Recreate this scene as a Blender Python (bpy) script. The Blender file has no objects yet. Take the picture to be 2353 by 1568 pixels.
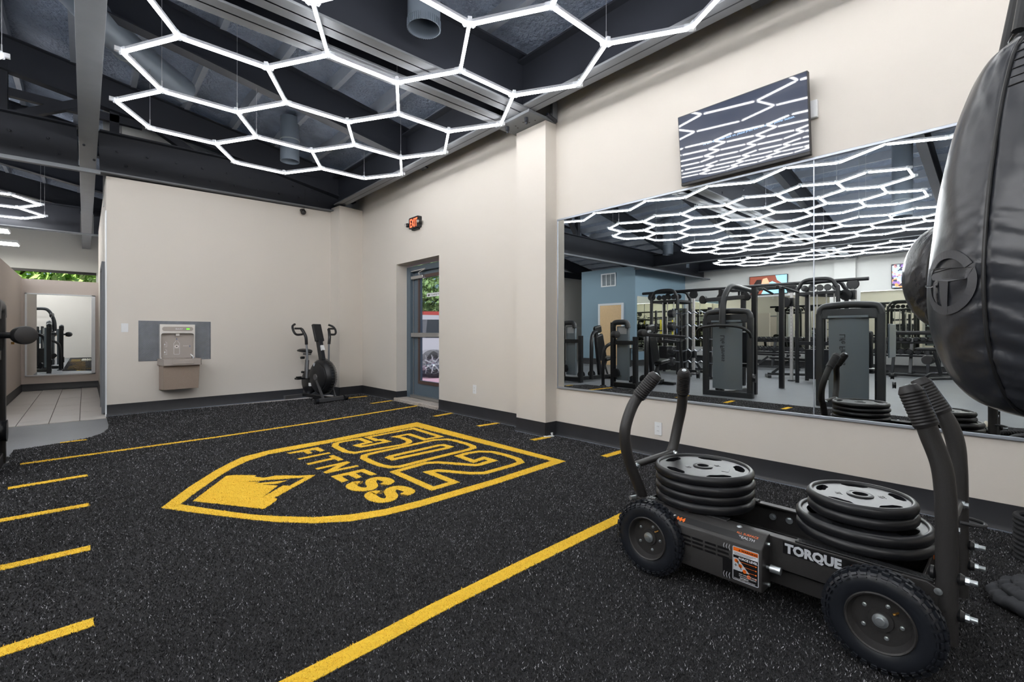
import bpy, math, random
import numpy as np
from mathutils import Vector, Matrix, noise
from mathutils.geometry import tessellate_polygon
random.seed(7); rng = np.random.default_rng(7)
PI = math.pi
S = bpy.context.scene
COL = S.collection
# ---------------------------------------------------------------- camera, sky, sun, exposure
FOC, CU, HV, TH, CH = 1077.0, 1176.5, 768.0, math.atan2(981.5, 1077.0), 1.1
cam = bpy.data.cameras.new('camera'); co = bpy.data.objects.new('camera', cam); COL.objects.link(co)
co.location = (0, 0, CH); co.rotation_euler = (PI/2, 0, -TH)
cam.sensor_fit = 'HORIZONTAL'; cam.sensor_width = 36.0; cam.lens = FOC/2353*36
cam.shift_y = (HV-784)/2353
cam.clip_start = .02; cam.clip_end = 200
S.camera = co
S.view_settings.view_transform = 'Standard'; S.view_settings.look = 'None'
S.view_settings.gamma = 1; S.view_settings.use_curve_mapping = False
S.view_settings.exposure = .95
TUBE_POWER = 15.0
w = bpy.data.worlds.new('sky'); S.world = w; w.use_nodes = True
nt = w.node_tree; bg = nt.nodes['Background']
sky = nt.nodes.new('ShaderNodeTexSky'); sky.sky_type = 'HOSEK_WILKIE'; sky.turbidity = 4
sky.sun_direction = (-.3, -.4, .86)
nt.links.new(sky.outputs[0], bg.inputs[0]); bg.inputs[1].default_value = 2.2
sl = bpy.data.lights.new('sun', 'SUN'); sl.energy = 3.5; sl.angle = .02
so = bpy.data.objects.new('sun', sl); COL.objects.link(so); so.rotation_euler = (math.radians(38), 0, math.radians(-40))
so.location = (0, 0, 12)
S.cycles.use_denoising = True
S.cycles.max_bounces = 8; S.cycles.diffuse_bounces = 6; S.cycles.glossy_bounces = 5
S.cycles.transmission_bounces = 4; S.cycles.transparent_max_bounces = 6
S.cycles.sample_clamp_indirect = 6; S.cycles.caustics_reflective = False; S.cycles.caustics_refractive = False

def W(u, v, X=None, Y=None, Z=None):
    "the point of the place seen at pixel (u, v) on the plane x=X, y=Y or z=Z"
    F = Vector((math.sin(TH), math.cos(TH), 0)); Rt = Vector((math.cos(TH), -math.sin(TH), 0))
    r = F + Rt*((u-CU)/FOC) + Vector((0, 0, 1))*((HV-v)/FOC)
    t = X/r.x if X is not None else (Y/r.y if Y is not None else (Z-CH)/r.z)
    return Vector((0, 0, CH)) + r*t
# ---------------------------------------------------------------- materials
def lin(c):
    return tuple(((x/255)/12.92 if x/255 <= .04045 else ((x/255+.055)/1.055)**2.4) for x in c)
MATS = {}
def mat(name, col, rough=.5, metal=0., bump=None, vary=None, coat=0., emis=0., trans=0., alpha=1., spec=.5, ior=1.45, speck=None):
    m = bpy.data.materials.new(name); m.use_nodes = True
    nt = m.node_tree; b = nt.nodes['Principled BSDF']; L = nt.links
    c = lin(col)+(1,)
    b.inputs['Base Color'].default_value = c
    b.inputs['Roughness'].default_value = rough; b.inputs['Metallic'].default_value = metal
    b.inputs['Coat Weight'].default_value = coat; b.inputs['Coat Roughness'].default_value = .15 if coat < 1 else .02
    b.inputs['Specular IOR Level'].default_value = spec; b.inputs['IOR'].default_value = ior
    b.inputs['Transmission Weight'].default_value = trans; b.inputs['Alpha'].default_value = alpha
    if emis:
        b.inputs['Emission Color'].default_value = c; b.inputs['Emission Strength'].default_value = emis
    tc = nt.nodes.new('ShaderNodeTexCoord')
    src = None
    if vary:
        n = nt.nodes.new('ShaderNodeTexNoise'); n.inputs['Scale'].default_value = vary[0]; n.inputs['Detail'].default_value = 5
        L.new(tc.outputs['Object'], n.inputs['Vector'])
        mx = nt.nodes.new('ShaderNodeMix'); mx.data_type = 'RGBA'
        mx.inputs[6].default_value = tuple(x*(1-vary[1]) for x in c[:3])+(1,); mx.inputs[7].default_value = tuple(min(1, x*(1+vary[1])) for x in c[:3])+(1,)
        L.new(n.outputs['Fac'], mx.inputs[0]); src = mx.outputs[2]
    if speck:  # (scale, threshold, colour)
        n = nt.nodes.new('ShaderNodeTexNoise'); n.inputs['Scale'].default_value = speck[0]; n.inputs['Detail'].default_value = 2
        L.new(tc.outputs['Object'], n.inputs['Vector'])
        cr = nt.nodes.new('ShaderNodeValToRGB'); cr.color_ramp.elements[0].position = speck[1]; cr.color_ramp.elements[1].position = speck[1]+.08
        L.new(n.outputs['Fac'], cr.inputs[0])
        mx = nt.nodes.new('ShaderNodeMix'); mx.data_type = 'RGBA'
        if src: L.new(src, mx.inputs[6])
        else: mx.inputs[6].default_value = c
        mx.inputs[7].default_value = lin(speck[2])+(1,)
        L.new(cr.outputs[0], mx.inputs[0]); src = mx.outputs[2]
    if src: L.new(src, b.inputs['Base Color'])
    if bump:
        n = nt.nodes.new('ShaderNodeTexNoise'); n.inputs['Scale'].default_value = bump[0]; n.inputs['Detail'].default_value = 4
        L.new(tc.outputs['Object'], n.inputs['Vector'])
        bp = nt.nodes.new('ShaderNodeBump'); bp.inputs['Strength'].default_value = bump[1]; bp.inputs['Distance'].default_value = bump[2] if len(bump) > 2 else .01
        L.new(n.outputs['Fac'], bp.inputs['Height']); L.new(bp.outputs[0], b.inputs['Normal'])
    MATS[name] = m; return m
M = lambda k: MATS[k]
mat('wall_paint', (211, 205, 197), .75, bump=(90, .12, .003), vary=(.7, .02))
mat('wall_white', (222, 223, 221), .8, bump=(60, .1, .003))
mat('wall_blue', (134, 160, 176), .7, bump=(80, .1, .003))
mat('wall_taupe', (204, 194, 187), .75, bump=(80, .1, .003))
mat('base_rubber', (44, 45, 49), .42, vary=(6, .25), bump=(7, .12, .01))
mat('seal', (120, 128, 140), .5)
mat('turf', (34, 34, 37), .9, bump=(260, .8, .01), speck=(420, .66, (92, 94, 100)))
mat('turf_yellow', (252, 204, 60), .85, bump=(200, .8, .01), vary=(90, .12))
mat('rubber_floor', (116, 119, 123), .48, vary=(4, .1), speck=(160, .62, (150, 152, 156)), bump=(120, .15, .004))
mat('tile', (196, 191, 186), .5, vary=(3, .06))
mat('grout', (120, 116, 112), .9)
mat('steel_dark', (42, 45, 53), .5, vary=(3, .08), bump=(60, .1, .003))
mat('steel_flange', (122, 125, 130), 0.8, metal=.0, vary=(5, .08), bump=(30, .1, .004))
mat('steel_grey', (118, 122, 128), .45, metal=.2, vary=(6, .12), bump=(30, .15, .003))
mat('foam', (146, 158, 178), .7, vary=(6, .28), bump=(26, .9, .05))
mat('purlin', (148, 155, 166), .5, vary=(8, .1))
mat('duct', (112, 122, 134), .38, metal=.25, vary=(3, .08))
mat('duct_in', (150, 158, 160), .4, metal=.4)
mat('tube', (255, 255, 255), .5, emis=TUBE_POWER*1.35)
mat('tube_front', (255, 255, 255), .5, emis=TUBE_POWER*.82)
mat('tube_case', (160, 162, 168), .4, alpha=.75)
mat('clear', (235, 238, 242), .15, alpha=.45, spec=.8)
mat('cable', (196, 198, 202), .4, metal=.6)
mat('cable_dark', (40, 42, 46), .5)
mat('mirror', (236, 240, 240), .0, metal=1.)
mat('mirror_far', (225, 228, 214), .01, metal=1.)
mat('chrome', (225, 228, 232), .15, metal=1.)
mat('edge_metal', (170, 176, 186), .4, metal=.7)
mat('brushed', (196, 196, 196), .35, metal=.9)
mat('zinc', (205, 212, 216), .28, metal=.85, vary=(60, .1))
mat('powder', (48, 47, 47), .42, bump=(420, .35, .002), vary=(200, .12))
mat('powder_cool', (46, 47, 50), .45, bump=(200, .1, .002))
mat('rubber_black', (26, 27, 29), .38, bump=(60, .12, .003), vary=(14, .3))
mat('tyre', (30, 33, 39), .36, bump=(90, .15, .002))
mat('plate', (27, 28, 31), .33, bump=(40, .1, .002), vary=(25, .3))
mat('grip', (38, 37, 38), .5)
mat('black_print', (18, 18, 20), .4)
mat('white_print', (226, 228, 232), .5)
mat('grey_print', (190, 194, 200), .45)
mat('orange', (240, 112, 28), .45)
mat('brass', (200, 150, 80), .3, metal=.9)
mat('leather', (44, 46, 51), .28, bump=(9, .25, .012), coat=.1)
mat('leather_logo', (66, 67, 71), .34)
mat('leather_small', (36, 37, 41), .24, bump=(14, .5, .012))
mat('fabric', (66, 68, 72), .85, bump=(60, .4, .004))
mat('rope', (34, 35, 38), .7, bump=(150, .5, .003))
mat('canvas', (205, 200, 186), .8, bump=(60, .4, .004))
mat('door_blue', (92, 106, 118), .4, vary=(5, .05))
mat('door_brown', (84, 66, 60), .45)
mat('glass', (255, 255, 255), .0, trans=1., alpha=.35, ior=1.02)
mat('concrete', (186, 178, 170), .9, bump=(30, .9, .02), speck=(60, .58, (140, 132, 126)))
mat('asphalt', (150, 120, 132), .9, bump=(90, .4, .01))
mat('car_paint', (150, 150, 156), .25, coat=.5)
mat('car_red', (140, 60, 56), .35)
mat('car_glass', (50, 54, 58), .05)
mat('car_black', (22, 22, 26), .6)
mat('leaf', (122, 150, 92), .7, vary=(3, .4))
mat('leaf_bright', (188, 222, 120), .7, vary=(4, .4))
mat('bark', (96, 76, 58), .9)
mat('exit_red', (255, 92, 58), .5, emis=1.6)
mat('plastic_black', (40, 39, 40), .45)
mat('plastic_white', (226, 228, 230), .4)
mat('fountain_light', (224, 220, 216), .35, metal=.3)
mat('fountain_grey', (172, 164, 158), .4, metal=.25)
mat('fountain_bronze', (164, 148, 136), .45, metal=.2, speck=(300, .6, (190, 176, 164)))
mat('steel_shine', (214, 208, 202), .2, metal=1.)
mat('led_green', (110, 200, 60), .5, emis=.6)
mat('blue_mark', (46, 86, 140), .5)
mat('plate_steel', (118, 124, 134), .3, metal=.8, vary=(9, .35))
mat('plate_bead', (226, 230, 234), .25, metal=.7)  # paler than the sheet: highlights of the embossing put into the colour
mat('screen', (30, 44, 70), .2, coat=1., spec=.25)
mat('screen_text', (150, 190, 235), .5, emis=.5)
mat('bike_black', (24, 25, 28), .38)
mat('bike_grey', (84, 84, 86), .4, metal=.2)
mat('seat_black', (20, 21, 23), .3, bump=(60, .2, .003))
mat('machine', (44, 46, 49), .35)
mat('machine_dark', (22, 23, 26), .32)
mat('shroud', (104, 114, 120), .3, coat=.3)
mat('shroud_print', (44, 48, 52), .4)
mat('silver_post', (192, 190, 188), .3, metal=.6)
mat('wood_door', (226, 194, 150), .5, vary=(14, .1))
mat('white_trim', (226, 230, 234), .45)
mat('vent_grey', (150, 156, 160), .5)
mat('db_black', (30, 31, 34), .4)
mat('yellow_band', (236, 220, 60), .5)
mat('lamp_panel', (255, 250, 240), .5, emis=30.)
mat('pic_brown', (112, 58, 44), .5, emis=.9)
mat('pic_skin', (206, 148, 118), .5, emis=.9)
mat('pic_sky', (130, 200, 240), .5, emis=.9)
mat('pic_dark', (40, 28, 28), .5, emis=.3)
def crowd_material():
    m = bpy.data.materials.new('pic_crowd'); m.use_nodes = True; nt = m.node_tree; b = nt.nodes['Principled BSDF']; L = nt.links
    tc = nt.nodes.new('ShaderNodeTexCoord'); v = nt.nodes.new('ShaderNodeTexVoronoi'); v.inputs['Scale'].default_value = 14
    L.new(tc.outputs['Object'], v.inputs['Vector']); cr = nt.nodes.new('ShaderNodeValToRGB'); cr.color_ramp.interpolation = 'CONSTANT'
    e = cr.color_ramp.elements; e[0].color = lin((150, 175, 225))+(1,); e[1].position = .25; e[1].color = lin((40, 40, 60))+(1,)
    for p, c in ((.42, (225, 225, 235)), (.58, (190, 120, 120)), (.7, (230, 130, 80)), (.82, (120, 90, 150))):
        x = e.new(p); x.color = lin(c)+(1,)
    sp = nt.nodes.new('ShaderNodeSeparateColor'); L.new(v.outputs['Color'], sp.inputs[0]); L.new(sp.outputs[0], cr.inputs[0])
    L.new(cr.outputs[0], b.inputs['Base Color']); L.new(cr.outputs[0], b.inputs['Emission Color']); b.inputs['Emission Strength'].default_value = .9
    MATS['pic_crowd'] = m
crowd_material()
def blade_material():
    m = bpy.data.materials.new('pile'); m.use_nodes = True; nt = m.node_tree; b = nt.nodes['Principled BSDF']
    a = nt.nodes.new('ShaderNodeAttribute'); a.attribute_name = 'tone'; nt.links.new(a.outputs['Color'], b.inputs['Base Color'])
    b.inputs['Roughness'].default_value = .45; MATS['pile'] = m
blade_material()
# ---------------------------------------------------------------- mesh builder
def spl(pts, n=6, closed=False):
    P = [Vector(p) for p in pts]; out = []; N = len(P)
    for i in range(N if closed else N-1):
        if closed: a, b, c, d = P[(i-1) % N], P[i], P[(i+1) % N], P[(i+2) % N]
        else: a, b, c, d = P[max(i-1, 0)], P[i], P[i+1], P[min(i+2, N-1)]
        for k in range(n):
            t = k/n
            out.append(.5*((2*b)+(c-a)*t+(2*a-5*b+4*c-d)*t*t+(3*b-a-3*c+d)*t**3))
    if not closed: out.append(P[-1])
    return out
class MB:
    def __init__(s): s.v = []; s.f = []
    def add(s, vs, fs):
        o = len(s.v); s.v += [tuple(v) for v in vs]; s.f += [tuple(i+o for i in f) for f in fs]; return s
    def b(s, x0, x1, y0, y1, z0, z1):
        return s.add([(x0, y0, z0), (x1, y0, z0), (x1, y1, z0), (x0, y1, z0), (x0, y0, z1), (x1, y0, z1), (x1, y1, z1), (x0, y1, z1)],
                     [(0, 3, 2, 1), (4, 5, 6, 7), (0, 1, 5, 4), (1, 2, 6, 5), (2, 3, 7, 6), (3, 0, 4, 7)])
    def box(s, c, d, R=None):
        R = R or Matrix.Identity(3); c = Vector(c); vs = []
        for z in (-1, 1):
            for x, y in ((-1, -1), (1, -1), (1, 1), (-1, 1)): vs.append(c+R @ Vector((x*d[0]/2, y*d[1]/2, z*d[2]/2)))
        return s.add(vs, [(0, 3, 2, 1), (4, 5, 6, 7), (0, 1, 5, 4), (1, 2, 6, 5), (2, 3, 7, 6), (3, 0, 4, 7)])
    def bar(s, p0, p1, w, h, up=(0, 0, 1)):
        p0, p1 = Vector(p0), Vector(p1); d = (p1-p0); L = d.length; d.normalize(); u = Vector(up)
        if abs(d.dot(u)) > .99: u = Vector((1, 0, 0))
        x = d.cross(u).normalized(); z = x.cross(d).normalized()
        R = Matrix((x, d, z)).transposed()
        return s.box((p0+p1)/2, (w, L, h), R)
    def tube(s, pts, r, n=12, closed=False, caps=True):
        P = [Vector(p) for p in pts]; N = len(P); rs = r if isinstance(r, (list, tuple)) else [r]*N
        up = None; vs = []; fs = []
        for i, p in enumerate(P):
            if closed: t = P[(i+1) % N]-P[i-1]
            else: t = P[min(i+1, N-1)]-P[max(i-1, 0)]
            t.normalize()
            if up is None:
                up = Vector((0, 0, 1)) if abs(t.z) < .9 else Vector((1, 0, 0))
            x = t.cross(up).normalized(); up = x.cross(t).normalized()
            for k in range(n):
                a = 2*PI*k/n; vs.append(p+(x*math.cos(a)+up*math.sin(a))*rs[i])
        for i in range(N if closed else N-1):
            for k in range(n):
                a, b = i*n+k, i*n+(k+1) % n; c, d = ((i+1) % N)*n+(k+1) % n, ((i+1) % N)*n+k
                fs.append((a, b, c, d))
        if caps and not closed:
            fs.append(tuple(range(n-1, -1, -1))); fs.append(tuple((N-1)*n+k for k in range(n)))
        return s.add(vs, fs)
    def cyl(s, p0, p1, r, n=16, r1=None): return s.tube([p0, p1], [r, r if r1 is None else r1], n)
    def lathe(s, prof, o=(0, 0, 0), ax=(0, 0, 1), n=32, ref=None):
        ax = Vector(ax).normalized(); o = Vector(o)
        x = Vector((1, 0, 0)) if abs(ax.x) < .9 else Vector((0, 1, 0))
        x = (x-ax*x.dot(ax)).normalized(); y = ax.cross(x); vs = []; fs = []
        for r, z in prof:
            for k in range(n):
                a = 2*PI*k/n; vs.append(o+ax*z+(x*math.cos(a)+y*math.sin(a))*r)
        for i in range(len(prof)-1):
            for k in range(n): fs.append((i*n+k, i*n+(k+1) % n, (i+1)*n+(k+1) % n, (i+1)*n+k))
        return s.add(vs, fs)
    def ball(s, c, r, sc=(1, 1, 1), n=14):
        vs = []; fs = []; c = Vector(c); m = n//2
        for i in range(m+1):
            th = PI*i/m
            for k in range(n):
                a = 2*PI*k/n
                vs.append(c+Vector((r*sc[0]*math.sin(th)*math.cos(a), r*sc[1]*math.sin(th)*math.sin(a), r*sc[2]*math.cos(th))))
        for i in range(m):
            for k in range(n): fs.append((i*n+k, (i+1)*n+k, (i+1)*n+(k+1) % n, i*n+(k+1) % n))
        return s.add(vs, fs)
    def prism(s, outer, holes=(), h0=0., h1=.01, o=(0, 0, 0), ex=(1, 0, 0), ey=(0, 1, 0)):
        ex, ey, o = Vector(ex), Vector(ey), Vector(o); ez = ex.cross(ey)
        loops = [list(outer)]+[list(h) for h in holes]
        flat = [p for l in loops for p in l]; n = len(flat)
        tri = tessellate_polygon([[Vector((p[0], p[1], 0)) for p in l] for l in loops])
        vs = [o+ex*p[0]+ey*p[1]+ez*h0 for p in flat]+[o+ex*p[0]+ey*p[1]+ez*h1 for p in flat]
        fs = []
        for t in tri:
            a, b, c = (Vector((flat[i][0], flat[i][1])) for i in t)
            if (b-a).cross(c-a) < 0: t = (t[0], t[2], t[1])
            fs.append((t[2], t[1], t[0])); fs.append(tuple(i+n for i in t))
        k = 0
        for li, l in enumerate(loops):
            m = len(l); A = sum(l[i][0]*l[(i+1) % m][1]-l[(i+1) % m][0]*l[i][1] for i in range(m)); ccw = (A > 0) == (li == 0)
            for i in range(m):
                a, b = k+i, k+(i+1) % m
                fs.append((a, b, b+n, a+n) if ccw else (b, a, a+n, b+n))
            k += m
        return s.add(vs, fs)
    def rot(s, Mx): s.v = [tuple(Mx @ Vector(v)) for v in s.v]; return s
def rrect(x0, x1, y0, y1, r, n=4):
    out = []
    for cx, cy, a0 in ((x1-r, y1-r, 0), (x0+r, y1-r, 90), (x0+r, y0+r, 180), (x1-r, y0+r, 270)):
        for k in range(n+1):
            a = math.radians(a0+90*k/n); out.append((cx+r*math.cos(a), cy+r*math.sin(a)))
    return out
def tagp(o, label=None, cat=None, group=None, kind=None):
    if label: o['label'] = label
    if cat: o['category'] = cat
    if group: o['group'] = group
    if kind: o['kind'] = kind
    return o
def mk(name, mb, m, parent=None, bevel=0., smooth=35, label=None, cat=None, group=None, kind=None):
    me = bpy.data.meshes.new(name)
    off = Vector((0, 0, 0)); p = parent
    while p is not None: off += p.location; p = p.parent
    me.from_pydata([tuple(Vector(v)-off) for v in mb.v], [], mb.f)
    me.materials.append(M(m) if isinstance(m, str) else m)
    if smooth:
        me.shade_smooth(); me.set_sharp_from_angle(angle=math.radians(smooth))
    o = bpy.data.objects.new(name, me); COL.objects.link(o); o.parent = parent
    if bevel:
        b = o.modifiers.new('bevel', 'BEVEL'); b.width = bevel; b.segments = 2; b.limit_method = 'ANGLE'; b.angle_limit = math.radians(50)
        b.harden_normals = False
    return tagp(o, label, cat, group, kind)
def thing(name, label, cat, loc=(0, 0, 0), group=None, rz=0, kind=None):
    o = bpy.data.objects.new(name, None); COL.objects.link(o); o.location = loc; o.rotation_euler.z = rz
    o.empty_display_size = .1
    return tagp(o, label, cat, group, kind)
def copy_tree(o, parent=None, label=None, loc=None, group=None):
    c = o.copy(); COL.objects.link(c); c.parent = parent
    if label: c['label'] = label
    if group: c['group'] = group
    if loc is not None: c.location = loc
    for ch in list(o.children): copy_tree(ch, c)
    return c
_tc = {}
def text(name, st, size, o, ex, ey, m, parent=None, ext=.0006, off=0., align='LEFT', sx=1., label=None):
    key = (st, size, ext, off, align)
    if key not in _tc:
        cu = bpy.data.curves.new('t', 'FONT'); cu.body = st; cu.size = size; cu.extrude = ext; cu.offset = off; cu.align_x = align; cu.resolution_u = 2
        t = bpy.data.objects.new('t', cu); COL.objects.link(t)
        bpy.context.view_layer.update()
        me = bpy.data.meshes.new_from_object(t.evaluated_get(bpy.context.evaluated_depsgraph_get()))
        _tc[key] = ([tuple(v.co) for v in me.vertices], [tuple(p.vertices) for p in me.polygons])
        bpy.data.objects.remove(t); bpy.data.curves.remove(cu); bpy.data.meshes.remove(me)
    vs, fs = _tc[key]; o, ex, ey = Vector(o), Vector(ex), Vector(ey); ez = ex.cross(ey)
    mb = MB(); mb.add([o+ex*(v[0]*sx)+ey*v[1]+ez*v[2] for v in vs], fs)
    if parent is None and name is None: return mb
    return mk(name, mb, m, parent, smooth=0, label=label)
# ================================================================ the building
WX = 3.8                                            # face of the mirrored wall
def st(name, mb, m, parent=None, label=None, **k):
    return mk(name, mb, m, parent, label=label, kind='structure' if parent is None else None, **k)
# floors
st('floor', MB().b(-10, 4.3, -4, 8.15, -.1, -.012).b(-10, -1.05, 8.15, 18.7, -.1, -.012), 'rubber_floor', label='grey speckled rubber gym floor')
tf = st('floor_hall', MB().b(-1.05, .21, 8.15, 13, -.1, -.014), 'grout', label='hall floor laid with pale beige tiles')
tf.name = 'floor.001'
tile_me = None
for i in range(4):
    x0 = -.895+.282*i
    for j in range(9):
        y0 = 8.155+.6*j-(.3 if i % 2 else 0)
        ya, yb = max(y0, 8.155), min(y0+.594, 12.99)
        if yb-ya < .05: continue
        mk('tile', MB().b(x0+.003, min(x0+.279, .208), ya+.003, yb, -.014, -.004+random.uniform(-.0006, .0006)), 'tile', tf, bevel=.002)
# walls
ROOF = lambda x: 4.02+.18*(3.8-x) if x > -3.05 else 4.02+.18*(6.85)-.18*(-3.05-x)
DY0, DY1, DZ = 5.742, 7.0, 2.246                    # door recess
wr = MB().b(WX, 4.1, -4, DY0, -.05, 4.1).b(WX, 4.1, DY1, 9.2, -.05, 4.1).b(WX, 4.1, DY0, DY1, DZ, 4.1)
st('wall_right', wr, 'wall_paint', label='long beige wall carrying the mirror, television and exit door', smooth=0)
A, B = Vector((.21, 8.27, 0)), Vector((3.30, 8.52, 0))
mb = MB(); z0, z1 = -.05, 3.24; N = [(A.x, A.y), (B.x+.5, B.y+.04), (B.x+.5, 8.9), (.26, 8.9), (A.x, 8.5)]
mb.v = [(x, y, -.05) for x, y in N]+[(x, y, z) for (x, y), z in zip(N, (3.21, 3.33, 3.33, 3.2, 3.21))]
mb.f = [(0, 1, 6, 5), (1, 2, 7, 6), (2, 3, 8, 7), (3, 4, 9, 8), (4, 0, 5, 9), (5, 6, 7, 8, 9), (4, 3, 2, 1, 0)]
st('wall_back', mb, 'wall_paint', label='beige end wall behind the drinking fountain', smooth=0)
st('wall_hall', MB().b(.21, .4, 8.5, 13.1, -.05, 3.25), 'wall_paint', label='narrow beige side wall of the tiled hall').name = 'wall_hall_right'
st('wall_hall_left', MB().b(-1.05, -.905, 9.0, 13.1, -.05, 2.2), 'wall_taupe', label='low beige partition on the left of the hall')
st('wall_hall_end', MB().b(-.905, .21, 13.0, 13.12, -.05, 2.17), 'wall_taupe', label='low beige partition closing the hall')
# outside wall with strip window
ZB, ZT = 2.5, 2.88
st('wall_outer', MB().b(-10, .6, 18.7, 18.9, -.05, ZB).b(-10, .6, 18.7, 18.9, ZT, 5.4).b(-10, -3.6, 18.7, 18.9, ZB, ZT).b(.25, .6, 18.7, 18.9, ZB, ZT), 'wall_white', label='white outer wall above the strip window').name = 'wall_outer'
wi = st('window_1', MB().b(-3.6, .25, 18.67, 18.75, ZT-.03, ZT+.04).b(-3.6, .25, 18.67, 18.75, ZB-.03, ZB+.02), 'plastic_black', label='dark frame of the high strip window')
mk('pane', MB().b(-3.6, .25, 18.73, 18.736, ZB, ZT), 'glass', wi)
st('wall_hall_block', MB().b(.4, 1.2, 8.9, 18.7, -.05, 4.2), 'wall_white', label='white wall rising above the hall').name = 'wall_hall_far'
st('wall_upper', MB().b(.2, 3.9, 9.2, 9.3, 3.0, 4.55), 'wall_white', label='white upper wall glimpsed above the bolted beam').name = 'wall_back_upper'
# pilasters
p1 = [(3.635, 3.457), (WX, 3.454), (WX, 3.913), (3.635, 3.913)]
mb = MB().prism(p1, h0=-.05, h1=3.385)
p2 = [(3.335, 8.2), (WX, 8.28), (WX, 8.6), (3.295, 8.6)]
st('trim_1', mb, 'wall_paint', label='beige pilaster left of the long mirror', smooth=0)
st('trim_2', MB().prism(p2, h0=-.05, h1=3.38), 'wall_paint', label='beige corner pilaster beside the exit door', smooth=0)
# far side of the gym (seen in the mirror)
FX = -9.9
st('wall_left', MB().b(FX-.2, FX, -4, 18.9, -.05, 5.0), 'wall_white', label='pale far wall of the gym')
st('wall_front', MB().b(FX, 4.4, -4.2, -4, -.05, 5.4), 'wall_paint', label='wall behind the photographer')
st('trim_3', MB().b(FX, FX+.15, 3.5, 4.05, -.05, 3.5), 'wall_white', label='pale pilaster between the two far televisions')
blue = st('wall_blue', MB().b(FX, -6.4, 9.05, 11.4, -.05, 3.45), 'wall_blue', label='blue painted box room with the wooden door').name = 'wall_inner'
st('wall_beige', MB().b(FX, -2.2, 13.0, 13.12, -.05, 3.45), 'wall_paint', label='beige wall beyond the blue box room').name = 'wall_rear'
# blue room door and vent
dr = st('door_2', MB().b(-6.4, -6.36, 9.58, 10.5, -.012, 2.13), 'wood_door', label='pale wooden door in the blue wall')
mk('door_frame', MB().b(-6.4, -6.34, 9.5, 9.58, -.012, 2.2).b(-6.4, -6.34, 10.5, 10.58, -.012, 2.2).b(-6.4, -6.34, 9.58, 10.5, 2.13, 2.2), 'white_trim', dr, bevel=.004)
mk('door_handle', MB().cyl((-6.36, 10.43, 1.0), (-6.3, 10.43, 1.0), .012).cyl((-6.31, 10.43, 1.0), (-6.31, 10.32, 1.0), .011), 'chrome', dr)
vt = thing('air_vent', 'white framed air vent high on the blue wall', 'vent', (-6.4, 10.15, 3.05))
mk('vent_frame', MB().prism([(-.32, -.24), (.32, -.24), (.32, .24), (-.32, .24)], [rrect(-.28+.19*k, -.28+.19*k+.165, -.2, .2, .005, 1) for k in range(3)], 0, .03, (-6.4, 10.15, 3.05), (0, 1, 0), (0, 0, 1)), 'white_trim', vt)
for k in range(3):
    for j in range(9):
        y = 10.15+.28-.19*k-.0825
        mk('slat', MB().box((-6.394, y, 2.87+.044*j), (.012, .16, .03), Matrix.Rotation(.6, 3, 'Y')), 'vent_grey', vt)
# baseboards
BH = .152
def baseboard(name, pts, label, h=BH):
    # runs along pts (x, y) with the room on the left hand side
    mb = MB()
    for (xa, ya), (xb, yb) in zip(pts, pts[1:]):
        a, b = Vector((xa, ya, 0)), Vector((xb, yb, 0)); d = (b-a).normalized(); n = Vector((-d.y, d.x, 0))
        prof = [(0, h), (.007, h), (.008, .03), (.016, .008), (.022, 0), (0, -.01)]
        vs = [a-d*.0+n*p+Vector((0, 0, q)) for p, q in prof]+[b+d*.0+n*p+Vector((0, 0, q)) for p, q in prof]; k = len(prof)
        mb.add(vs, [(i, (i+1) % k, (i+1) % k+k, i+k) for i in range(k)]+[tuple(range(k-1, -1, -1)), tuple(range(k, 2*k))])
    st(name, mb, 'base_rubber', label=label, smooth=20)
    mb = MB()
    for (xa, ya), (xb, yb) in zip(pts, pts[1:]):
        a, b = Vector((xa, ya, 0)), Vector((xb, yb, 0)); d = (b-a).normalized(); n = Vector((-d.y, d.x, 0))
        mb.bar(a+n*.024+Vector((0, 0, .002)), b+n*.024+Vector((0, 0, .002)), .008, .005)
    return mb
seal = MB()
for nm, pts, lb in (('baseboard_right', [(WX, -4), (WX, 3.454), (3.635, 3.457), (3.635, 3.913), (WX, 3.913), (WX, DY0), (3.98, DY0)], 'black rubber cove base under the mirror'),
                    ('baseboard_corner', [(3.99, DY1), (WX, DY1), (WX, 8.28), (3.335, 8.2), (3.30, 8.52), (.21, 8.27)], 'black rubber cove base along the end wall')):
    m_ = baseboard(nm, pts, lb); seal.v, seal.f = (seal.v+m_.v, seal.f+[tuple(i+len(seal.v) for i in f) for f in m_.f]) if seal.v else (m_.v, m_.f)
st('trim_4', seal, 'seal', label='thin grey sealant bead along the cove base')
baseboard('baseboard_hall', [(.21, 8.5), (.21, 13), (-.905, 13), (-.905, 9.0), (-1.05, 9.0)], 'black base around the tiled hall', .13)
baseboard('baseboard_left', [(-6.4, 11.4), (-6.4, 9.05), (FX, 9.05), (FX, 4.05), (FX+.15, 4.05), (FX+.15, 3.5), (FX, 3.5), (FX, -4)], 'dark base along the far gym wall', .2)
# hall door in the side wall
dh = st('door_3', MB().b(.195, .21, 8.62, 9.42, 0, 2.04), 'wall_taupe', label='beige door in the side wall of the hall')
mk('door_frame', MB().b(.17, .21, 8.55, 8.62, -.01, 2.1).b(.17, .21, 9.42, 9.49, -.01, 2.1).b(.17, .21, 8.62, 9.42, 2.04, 2.1), 'steel_flange', dh, bevel=.003)
st('trim_5', MB().b(.203, .216, 8.262, 8.5, .0, 2.75), 'white_trim', label='white corner guard where the hall meets the end wall')
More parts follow.
